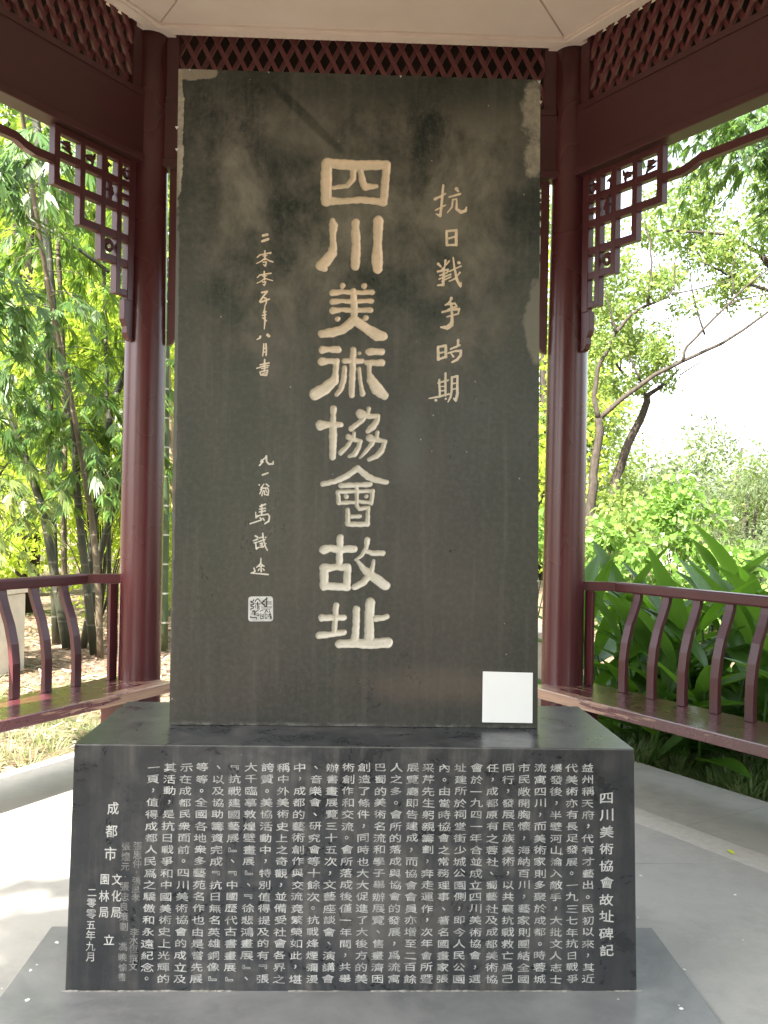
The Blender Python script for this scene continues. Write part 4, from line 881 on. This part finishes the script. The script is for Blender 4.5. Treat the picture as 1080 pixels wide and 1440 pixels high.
# ------------------------------------------------------------------ trees, right
def limb_tree(label, base, limbs, clumps, n, L, W, leaf, group=None):
    t = thing('tree', label, 'tree', base, group); bx, by, bz = base
    for i, (p, r0, r1) in enumerate(limbs):
        p = [(x - bx, y - by, z - bz) for x, y, z in p]
        q = []
        for j in range(len(p) - 1):
            for k in range(3): q.append(Vector(p[j]).lerp(Vector(p[j + 1]), k / 3) + Vector((random.uniform(-.012, .012), random.uniform(-.03, .03), 0)))
        q.append(Vector(p[-1])); m = len(q)
        MB().tube(q, [r0 + (r1 - r0) * k / (m - 1) for k in range(m)], 8).build('trunk' if i == 0 else 'limb', M['bark'], t)
    C_ = [(x - bx, y - by, z - bz) for x, y, z, r in clumps]
    crown('crown', C_, [c[3] for c in clumps], n, L, W, M[leaf], t, droop=.15, shell=.1)
    return t
Y = 11.5
def pl_(pts, dy=0, wig=0): return [(x, Y + dy + wig * i, z) for i, (x, z) in enumerate(pts)]
clA = []
for (x, z, r) in [(3.8, 5.0, .35), (4.1, 5.35, .4), (4.45, 5.1, .4), (4.8, 5.25, .3), (4.2, 4.7, .35), (4.0, 4.2, .3), (4.5, 4.35, .35), (4.9, 4.35, .35), (4.6, 3.95, .3), (5.0, 4.05, .3), (4.3, 3.5, .25), (4.8, 3.75, .28),
                   (3.7, 4.5, .3), (3.6, 3.6, .25), (5.3, 4.75, .25), (3.9, 5.8, .35), (4.6, 5.9, .3), (5.2, 5.3, .28)]:
    for _ in range(2): clA.append((x + random.uniform(-.15, .15), Y + random.uniform(.05, 1.1), z + random.uniform(-.12, .12), r * random.uniform(.6, 1)))
limb_tree('forked tree with bare spreading limbs right of the right column', (3.66, Y, -.1), [
    ([(3.66, Y, -.15), (3.66, Y, .9), (3.70, Y, 1.75), (3.73, Y, 2.08), (3.82, Y, 2.74), (3.79, Y, 2.97)], .085, .058),
    (pl_([(3.79, 2.95), (3.72, 3.33), (3.78, 3.73), (3.93, 4.06), (4.05, 4.31), (4.3, 4.6), (4.5, 4.74), (4.9, 4.91), (5.01, 5.08), (5.0, 5.48)], 0, .02), .044, .010),
    (pl_([(3.8, 2.95), (4.16, 3.28), (4.65, 3.65), (5.05, 3.86), (5.65, 4.14), (6.14, 4.48), (6.43, 4.7), (6.9, 4.95)], 0, -.03), .042, .012),
    (pl_([(5.05, 3.86), (5.11, 4.09), (5.44, 4.43), (5.8, 4.8), (6.0, 5.01), (6.42, 5.35), (6.9, 5.7)], -.1, .0), .026, .010),
    (pl_([(4.05, 4.31), (3.95, 4.62), (3.85, 4.95)]), .022, .008), (pl_([(4.55, 4.77), (4.59, 5.24), (4.56, 5.73), (4.45, 6.1)]), .024, .008),
    (pl_([(5.44, 4.3), (5.23, 4.99), (5.15, 5.3)]), .018, .006), (pl_([(5.8, 4.77), (5.97, 4.86), (6.27, 4.93), (6.6, 5.0)]), .014, .006),
    (pl_([(5.05, 3.66), (5.38, 3.87), (5.92, 3.88)]), .012, .005), (pl_([(4.45, 3.55), (4.24, 3.97), (4.14, 4.27)]), .02, .007),
    (pl_([(4.9, 4.91), (5.36, 5.02), (5.83, 5.17)]), .014, .006), (pl_([(5.87, 4.9), (5.86, 5.27), (5.9, 5.6)]), .014, .005)],
    clA, 9000, .075, .045, 'tree_leaf')
Yb = 13.0
limb_tree('slanting tree trunk just right of the forked tree', (4.3, Yb, -.1), [
    ([(4.3, Yb, -.15), (4.38, Yb, .9), (4.48, Yb, 1.79), (4.51, Yb, 2.09), (4.72, Yb, 2.71), (4.9, Yb, 3.08), (5.04, Yb, 3.45), (5.03, Yb, 3.56)], .095, .055),
    ([(5.03, Yb, 3.52), (4.78, Yb, 3.71), (4.51, Yb, 4.02), (4.4, Yb, 4.3)], .04, .012), ([(5.03, Yb, 3.52), (5.22, Yb, 3.67), (5.37, Yb, 3.78), (5.58, Yb, 4.01)], .045, .014), ([(4.55, Yb, 4.0), (4.62, Yb, 4.4)], .015, .006)],
    [(5.4, Yb, 3.8, .22), (5.2, Yb + .2, 3.9, .2), (4.5, Yb, 4.4, .4), (4.1, Yb + .3, 3.9, .4), (4.8, Yb + .5, 4.6, .4), (4.3, Yb, 5.1, .4)], 2200, .08, .05, 'tree_leaf')
# overhead canopy on the right, hanging in from trees beyond
clC = []
for (x, z, r) in [(5.9, 6.3, .5), (6.4, 6.0, .45), (5.5, 6.5, .5), (6.1, 5.75, .35), (6.5, 5.55, .4), (5.2, 6.15, .35), (5.7, 5.9, .35), (6.9, 6.4, .6), (7.3, 5.8, .5), (4.9, 6.6, .4), (6.2, 5.35, .28), (5.95, 5.2, .22), (6.5, 5.1, .25), (7.6, 6.8, .7), (6.8, 7.2, .6), (5.8, 7.0, .5)]:
    for _ in range(2): clC.append((x + random.uniform(-.2, .2), 12.6 + random.uniform(-.6, .6), z + random.uniform(-.15, .15), r * random.uniform(.6, 1)))
limb_tree('leafy tree leaning in from the far right edge', (8.4, 12.9, -.1), [
    ([(8.4, 12.9, -.15), (8.3, 12.9, 2.2), (8.0, 12.8, 4.0), (7.5, 12.7, 5.2), (6.8, 12.6, 5.9)], .13, .05), ([(7.5, 12.7, 5.2), (6.9, 12.6, 5.3), (6.3, 12.6, 5.5), (5.7, 12.6, 5.8)], .04, .012),
    ([(6.8, 12.6, 5.9), (6.1, 12.5, 6.2), (5.2, 12.4, 6.2), (4.8, 12.4, 6.1)], .035, .01)], clC, 11000, .085, .05, 'tree_leaf')

# ------------------------------------------------------------------ far trees: each a trunk, limbs and a crown of its own
def far_tree(label, x, y, h, w, leaf, n, L=.16, z0=None, group='background trees and bushes', trunk=True, cat='tree', name='background_tree', flat=1.0, m=14, seed=0):
    t = thing(name, label, cat, (x, y, -.1), group); z0 = h * .35 if z0 is None else z0; C_ = []; R2 = []
    random.seed(100 + seed)
    for i in range(m):
        a = random.uniform(0, 6.28); f = random.random(); zz = z0 + (h - z0) * f; rr_ = w * .5 * math.sqrt(max(.12, 1 - (2 * f - .9) ** 2)) * random.uniform(.3, 1)
        C_.append((math.cos(a) * rr_, math.sin(a) * rr_ * .8, zz)); R2.append(w * random.uniform(.16, .30))
    if trunk:
        MB().tube([(0, 0, -.1), (.05, 0, h * .3), (-.05, .05, h * .6), (.02, 0, h * .85)], [w * .045, w * .035, w * .02, w * .008], 8).build('trunk', M['bark'], t)
        for i in range(5):
            c = C_[i]; MB().tube([(0, 0, z0 * .7 + .1 * i), (c[0] * .5, c[1] * .5, (z0 * .7 + c[2]) / 2 + .1), c], [w * .02, w * .013, w * .005], 6).build('limb', M['bark'], t)
    else:
        for i in range(5):
            c = C_[i]; MB().tube([(0, 0, 0), (c[0] * .5, c[1] * .5, c[2] * .6), c], [.018, .012, .005], 5).build('stem', M['bark'], t)
    crown('crown', C_, R2, n, L, L * .55, M[leaf], t, shell=.15, flat=flat)
    return t
FT = [ # label, x, y, h, w, leaf, n, L, z0
 ('broad glowing yellow green tree beyond the bamboo, far left', -9.0, 15, 8.5, 5.0, 'back_leaf', 9000, .17, .6),
 ('tall yellow green tree behind the middle of the bamboo', -5.6, 13.5, 9.5, 4.6, 'back_leaf', 12000, .15, .5),
 ('yellow green tree behind the left column', -2.6, 14, 9.0, 4.6, 'back_leaf', 11000, .15, .4),
 ('dark green tree standing behind the upper left bamboo', -4.6, 10.5, 8.6, 3.4, 'bamboo_leaf', 9000, .14, 3.4),
 ('green tree mostly hidden by the tall stone', .6, 15, 8.0, 4.8, 'back_leaf', 8000, .16, .3),
 ('pale green tree seen between stone and right column', 2.9, 15.5, 6.2, 3.4, 'back_leaf', 8000, .13, .4),
 ('pale green tree behind the forked tree', 5.2, 18, 4.6, 3.0, 'tree_leaf', 7000, .12, .9),
 ('tall pale green tree beyond the forked tree, reaching above the beam', 4.6, 19.5, 9.5, 3.6, 'tree_leaf', 9000, .14, 1.2),
 ('dark green bush below the sky gap beyond the lime shrubs', 6.6, 12.5, 2.3, 2.6, 'tree_leaf', 6000, .09, .1),
 ('green bush to the right below the round tree', 9.0, 14.0, 2.7, 3.0, 'grey_leaf', 7000, .10, .1),
 ('round greyish green tree beyond the shrubs', 8.6, 17.5, 3.7, 3.4, 'grey_leaf', 9000, .12, .4),
 ('darker green tree at the far right behind the round one', 11.8, 19, 4.4, 4.0, 'grey_leaf', 8000, .13, .4),
 ('light green low tree farthest away beyond the gap', 9.4, 25, 3.6, 6.0, 'tree_leaf', 7000, .14, .3),
 ('light green tree far behind the slanting trunk', 6.4, 23, 6.5, 4.2, 'tree_leaf', 7000, .14, .6),
 ('far yellow green tree closing the view at left', -14.5, 22, 9.5, 8.0, 'back_leaf', 8000, .24, .3),
 ('far tree closing the view behind the bamboo', -7.5, 24, 9.0, 8.0, 'back_leaf', 8000, .24, .3),
 ('far tree closing the view behind the stone', -.5, 26, 9.0, 8.0, 'back_leaf', 7000, .24, .3)]
for i, a in enumerate(FT): far_tree(*a, seed=i)
# the park behind the camera, which the polished stone and floor mirror
far_tree('unseen dense tree added on the left to shade the front of the pavilion', -2.7, -6.35, 10.6, 4.7, 'tree_leaf', 26000, .30, 4.8, seed=60, m=38)  # added out of view; crown placed to keep sun off pedestal and stone
far_tree('second unseen dense tree added behind the viewer for its shade', .6, -8.6, 9.0, 6.4, 'tree_leaf', 9000, .30, 3.0, seed=61, m=22)  # also added out of view, as a further sun blocker
for i, (x, y, h, w) in enumerate([(-9, -12, 7.5, 5.5), (-3.0, -15, 8, 6), (3.5, -12, 7, 5.5), (9, -10, 8, 6), (-13, 1, 7, 5), (12, -1, 7, 5)]):
    far_tree(['bushy tree behind the viewer on the left', 'tall tree straight behind the viewer', 'tree behind the viewer on the right', 'wide tree behind the viewer at far right', 'tree off to the left of the pavilion', 'tree off to the right of the pavilion'][i], x, y, h, w, 'tree_leaf', 4500, .3, .4, seed=40 + i)

# the near trees must not hang into the picture
random.seed(21)
# ------------------------------------------------------------------ shrubs, right
def shrub(name, label, x, y, h, w, leaf, n, L, Wf=.6, z0=.15, m=12, seed=0, up=0., droop=.1, cat='shrub'):
    t = thing(name, label, cat, (x, y, -.1)); random.seed(200 + seed); C_ = []; R2 = []
    for i in range(m):
        a = random.uniform(0, 6.28); f = random.random(); rr_ = w * .5 * math.sqrt(1 - f * f * .7) * random.uniform(.2, 1)
        C_.append((math.cos(a) * rr_, math.sin(a) * rr_, z0 + (h - z0) * f * .9 + .1)); R2.append(w * random.uniform(.13, .24))
        MB().tube([(0, 0, 0), (C_[-1][0] * .4, C_[-1][1] * .4, C_[-1][2] * .55), C_[-1]], [.012, .008, .004], 5).build('stem', M['bark'], t)
    o = crown('foliage', C_, R2, n, L, L * Wf, M[leaf], t, up, droop, .1); return t
shrub('leafy_shrub', 'lime green broad leaved shrub just right of the right column', 2.95, 6.9, 1.55, 1.2, 'lime_leaf', 1700, .085, .8, seed=1)
shrub('leafy_shrub', 'taller lime green shrub in the middle behind the right bench', 3.75, 7.8, 1.85, 1.4, 'lime_leaf', 2300, .085, .8, seed=2)
shrub('leafy_shrub', 'lime green shrub in front of the feathery bamboo bush', 4.15, 7.2, 1.3, 1.2, 'lime_leaf', 1000, .095, .85, seed=3)
shrub('feathery_bush', 'feathery grey green bush filling the right edge', 5.35, 8.2, 2.35, 2.3, 'grey_leaf', 14000, .075, .2, seed=4, droop=.25)
shrub('feathery_bush', 'smaller feathery grey green bush left of the large one', 4.55, 8.7, 1.85, 1.5, 'grey_leaf', 6500, .075, .2, seed=5, droop=.25)
shrub('feathery_bush', 'feathery bush at the far right, higher than its neighbour', 7.0, 10.0, 3.0, 2.2, 'grey_leaf', 7000, .08, .2, seed=6, droop=.25)
shrub('leafy_shrub', 'yellowish green shrub below the forked tree', 3.9, 10.2, 1.9, 1.6, 'tree_leaf', 2600, .10, .6, seed=7)
shrub('leafy_shrub', 'bright shrub seen between the stone and the right column', 2.2, 8.4, 1.5, 1.2, 'lime_leaf', 1200, .10, .6, seed=8)
shrub('leafy_shrub', 'pale sunlit shrub low at the left edge behind the stone block', -5.2, 9.5, 1.5, 2.0, 'back_leaf', 3500, .10, .5, seed=9)
shrub('leafy_shrub', 'sunlit low shrub behind the bamboo stems', -3.0, 11.0, 1.7, 2.2, 'back_leaf', 3500, .10, .5, seed=10)
shrub('leafy_shrub', 'yellow green thicket directly behind the bamboo culms', -3.3, 9.6, 4.4, 3.0, 'back_leaf', 9000, .13, .3, seed=12, z0=1.2, m=22)
shrub('leafy_shrub', 'tall yellow green thicket at the left behind the bamboo', -5.4, 10.4, 5.2, 3.2, 'back_leaf', 9000, .13, .3, seed=13, z0=1.0, m=22)
shrub('leafy_shrub', 'dark green shrub in shade at the far left', -4.8, 8.3, 1.25, .9, 'bamboo_dark', 1600, .12, .3, seed=11)
random.seed(33)

# ------------------------------------------------------------------ broad leaved plants: every leaf is a part
def big_leaf(name, L, W, droop, fold, mat):
    vs = []; fs = []; n = 9; sm = []
    for i in range(n + 1):
        t = i / n; w = W * .5 * (math.sin(math.pi * min(1, t * .94 + .03)) ** .75) * (1.15 - .45 * t); x = L * t; z = -droop * L * t * t
        for k in range(-2, 3):
            vs.append((x, w * k / 2, z + fold * abs(k) / 2 * w + .006 * (k % 2) * math.sin(t * 9)))
    for i in range(n):
        for k in range(4): a = i * 5 + k; fs.append((a, a + 1, a + 6, a + 5))
    me = bpy.data.meshes.new(name); me.from_pydata(vs, [], fs); me.polygons.foreach_set('use_smooth', [True] * len(fs)); me.materials.append(mat); return me
BL_ = [big_leaf('leaf', .66, .165, .18, .35, M['broad_leaf']), big_leaf('leaf', .60, .18, .35, .3, M['broad_leaf']), big_leaf('leaf', .74, .16, .10, .4, M['broad_leaf']), big_leaf('leaf', .62, .16, .15, .35, M['broad_lime'])]
FRR = frame(1, 0)
def broad_plant(label, s, o, h, nl, lime=.12):
    p = FRR @ Vector((s, o, 0)); t = thing('broad_leaved_plant', label, 'plant', (p.x, p.y, -.1), 'broad leaved plants behind the right bench')
    for c in range(3):
        sx, sy = random.uniform(-.16, .16), random.uniform(-.16, .16); lean = random.uniform(0, 6.28); hh = h * random.uniform(.7, 1.05); k = random.uniform(.08, .25)
        top = Vector((sx + math.cos(lean) * k * hh, sy + math.sin(lean) * k * hh, hh * .78))
        MB().tube([(sx, sy, 0), (sx + (top.x - sx) * .4, sy + (top.y - sy) * .4, hh * .42), top], [.012, .010, .006], 6).build('stalk', M['broad_leaf'], t)
        m = nl // 3
        for i in range(m):
            f = .12 + .88 * i / max(1, m - 1); q = Vector((sx, sy, 0)).lerp(top, f); a = lean + i * 2.4 + random.uniform(-.5, .5); el = random.uniform(.15, .75) + .45 * f
            d = Vector((math.cos(a) * math.cos(el), math.sin(a) * math.cos(el), math.sin(el))); s_ = Vector((-math.sin(a), math.cos(a), random.uniform(-.35, .35))); s_ = (s_ - d * s_.dot(d)).normalized(); nn = d.cross(s_)
            me = BL_[3] if random.random() < lime else random.choice(BL_[:3]); k_ = random.uniform(.75, 1.1)
            lo = obj('leaf', me, t); lo.matrix_local = Matrix(((d.x * k_, s_.x * k_, nn.x * k_, q.x), (d.y * k_, s_.y * k_, nn.y * k_, q.y), (d.z * k_, s_.z * k_, nn.z * k_, q.z), (0, 0, 0, 1)))
for i, (s_0, o_0, h_0) in enumerate([(-.35, .75, 1.2), (-.05, .62, 1.05), (.22, .55, .95), (.1, 1.0, 1.25), (.45, .8, 1.1)]):
    broad_plant(['tall', 'upright', 'short', 'highest', 'bushy'][i] + ' broad leaved plant close against the right column', s_0, o_0, h_0, 15, .2)
order = ['first', 'second', 'third', 'fourth', 'fifth', 'sixth', 'seventh', 'eighth', 'ninth']
for row, (o, h, n_, nl) in enumerate([(.95, .85, 9, 15), (1.45, 1.2, 9, 18), (2.0, 1.34, 9, 15)]):
    for i in range(n_):
        s = -.45 + (3.5 if row < 2 else 3.8) * i / (n_ - 1) + random.uniform(-.1, .1)
        where = ['front row against the right bench', 'middle row behind the right bench', 'back row behind the right bench'][row]
        broad_plant('%s broad leaved plant from the right column in the %s' % (order[i], where), s, o + random.uniform(-.12, .12), h * random.uniform(.85, 1.1), nl, .12 if row else .22)

# ------------------------------------------------------------------ turf and litter
def tufts(name, pts, blades, h, mat, spread=.09, w=.006):
    B = []; D = []; S_ = []; L = []
    for (x, y, k) in pts:
        n = int(blades * random.uniform(.7, 1.3)); a = rng.uniform(0, 6.283, n); r = rng.uniform(0, spread, n); el = rng.uniform(.45, 1.4, n)
        B.append(np.column_stack([x + np.cos(a) * r, y + np.sin(a) * r, np.full(n, -.105)])); D.append(np.column_stack([np.cos(a) * np.cos(el), np.sin(a) * np.cos(el), np.sin(el)]))
        S_.append(np.column_stack([-np.sin(a), np.cos(a), a * 0])); L.append(h * k * rng.uniform(.6, 1.15, n))
    B, D, S_, L = map(np.concatenate, (B, D, S_, L))
    o = obj(name, leaf_mesh(name, B, D, S_, L, np.full(len(L), w), .42, M[mat])); tag(o, kind='stuff'); return o
pts = []
for i in range(240):
    s = random.uniform(-.6, 3.0); o = random.uniform(.33, 1.35); p = FRR @ Vector((s, o, 0)); pts.append((p.x, p.y, random.uniform(.7, 1.15)))
tag(tufts('turf', pts, 64, .30, 'grass_dark', .10, .0085), 'dark green tufted turf beside the floor edge under the right bench', 'grass')
FRL = frame(2, 3); pts = []
for i in range(380):
    s = random.uniform(-1.2, 3.2); o = random.uniform(.45, 3.6)
    if random.random() < .35 and o < 1.4: continue
    p = FRL @ Vector((s, o, 0)); pts.append((p.x, p.y, random.uniform(.5, 1.0)))
tag(tufts('turf', pts, 42, .26, 'grass_dry', .10), 'patchy sunlit turf among dead leaves behind the left bench', 'grass')
pts = [(random.uniform(-1.2, 2.2), random.uniform(3.5, 7.5), random.uniform(.6, 1.0)) for _ in range(110)]
tag(tufts('turf', pts, 40, .26, 'grass_dry', .10), 'turf behind the back of the pavilion', 'grass')
n = 15000; xy = np.column_stack([rng.uniform(-7.5, 1.8, n), rng.uniform(1.0, 10.5, n)])
ang = np.arctan2(xy[:, 1] - HY, xy[:, 0] - HX); dd = np.max([np.cos(R_(30 + 60 * k)) * (xy[:, 0] - HX) + np.sin(R_(30 + 60 * k)) * (xy[:, 1] - HY) for k in range(6)], 0)
xy = xy[dd > AP + .27]; n = len(xy); a = rng.uniform(0, 6.283, n); D = np.column_stack([np.cos(a), np.sin(a), rng.uniform(-.1, .45, n)]); B = np.column_stack([xy, rng.uniform(-.098, -.075, n)])
o = obj('leaf_litter', leaf_mesh('leaf_litter', B, D, np.column_stack([-np.sin(a), np.cos(a), rng.uniform(-.5, .5, n)]), rng.uniform(.06, .16, n), rng.uniform(.012, .035, n), .05, M['litter']))
tag(o, 'dry fallen bamboo leaves covering the ground behind the left bench', 'leaf litter', kind='stuff')

# ------------------------------------------------------------------ garden stones, far kiosk
def stone_block(label, x0, x1, y0, y1, h, rot=0):
    cx, cy = (x0 + x1) / 2, (y0 + y1) / 2; t = thing('stone_block', label, 'stone block', (cx, cy, -.1), 'pale cut stones in the garden'); t.rotation_euler = (0, 0, rot)
    MB().box(x0 - cx, x1 - cx, y0 - cy, y1 - cy, -.1, h - .075).build('body', M['pale'], t, bevel=.012)
    MB().box(x0 - cx - .02, x1 - cx + .02, y0 - cy - .02, y1 - cy + .02, h - .07, h).build('cap', M['pale'], t, bevel=.01)
stone_block('large pale cream stone block behind the left bench at the left edge', -5.6, -3.02, 5.75, 6.25, .80, R_(-14))
stone_block('pale stone block glimpsed in the gap beside the right column', .75, 1.62, 4.55, 4.95, .60)
kx, ky = 9.0, 22.0; t = thing('kiosk', 'tiny white garden building far off beyond the shrubs', 'building', (kx, ky, -.1))
MB().box(-.55, .15, -.4, .4, 0, 2.55).build('wall', M['white'], t); MB().prism([(-.66, 2.56), (.26, 2.56), (.1, 2.72), (-.5, 2.72)], -.5, .5, 'y').build('roof', M['pale'], t); MB().box(-.35, -.05, -.412, -.402, 1.9, 2.25).build('window', M['dark'], t)
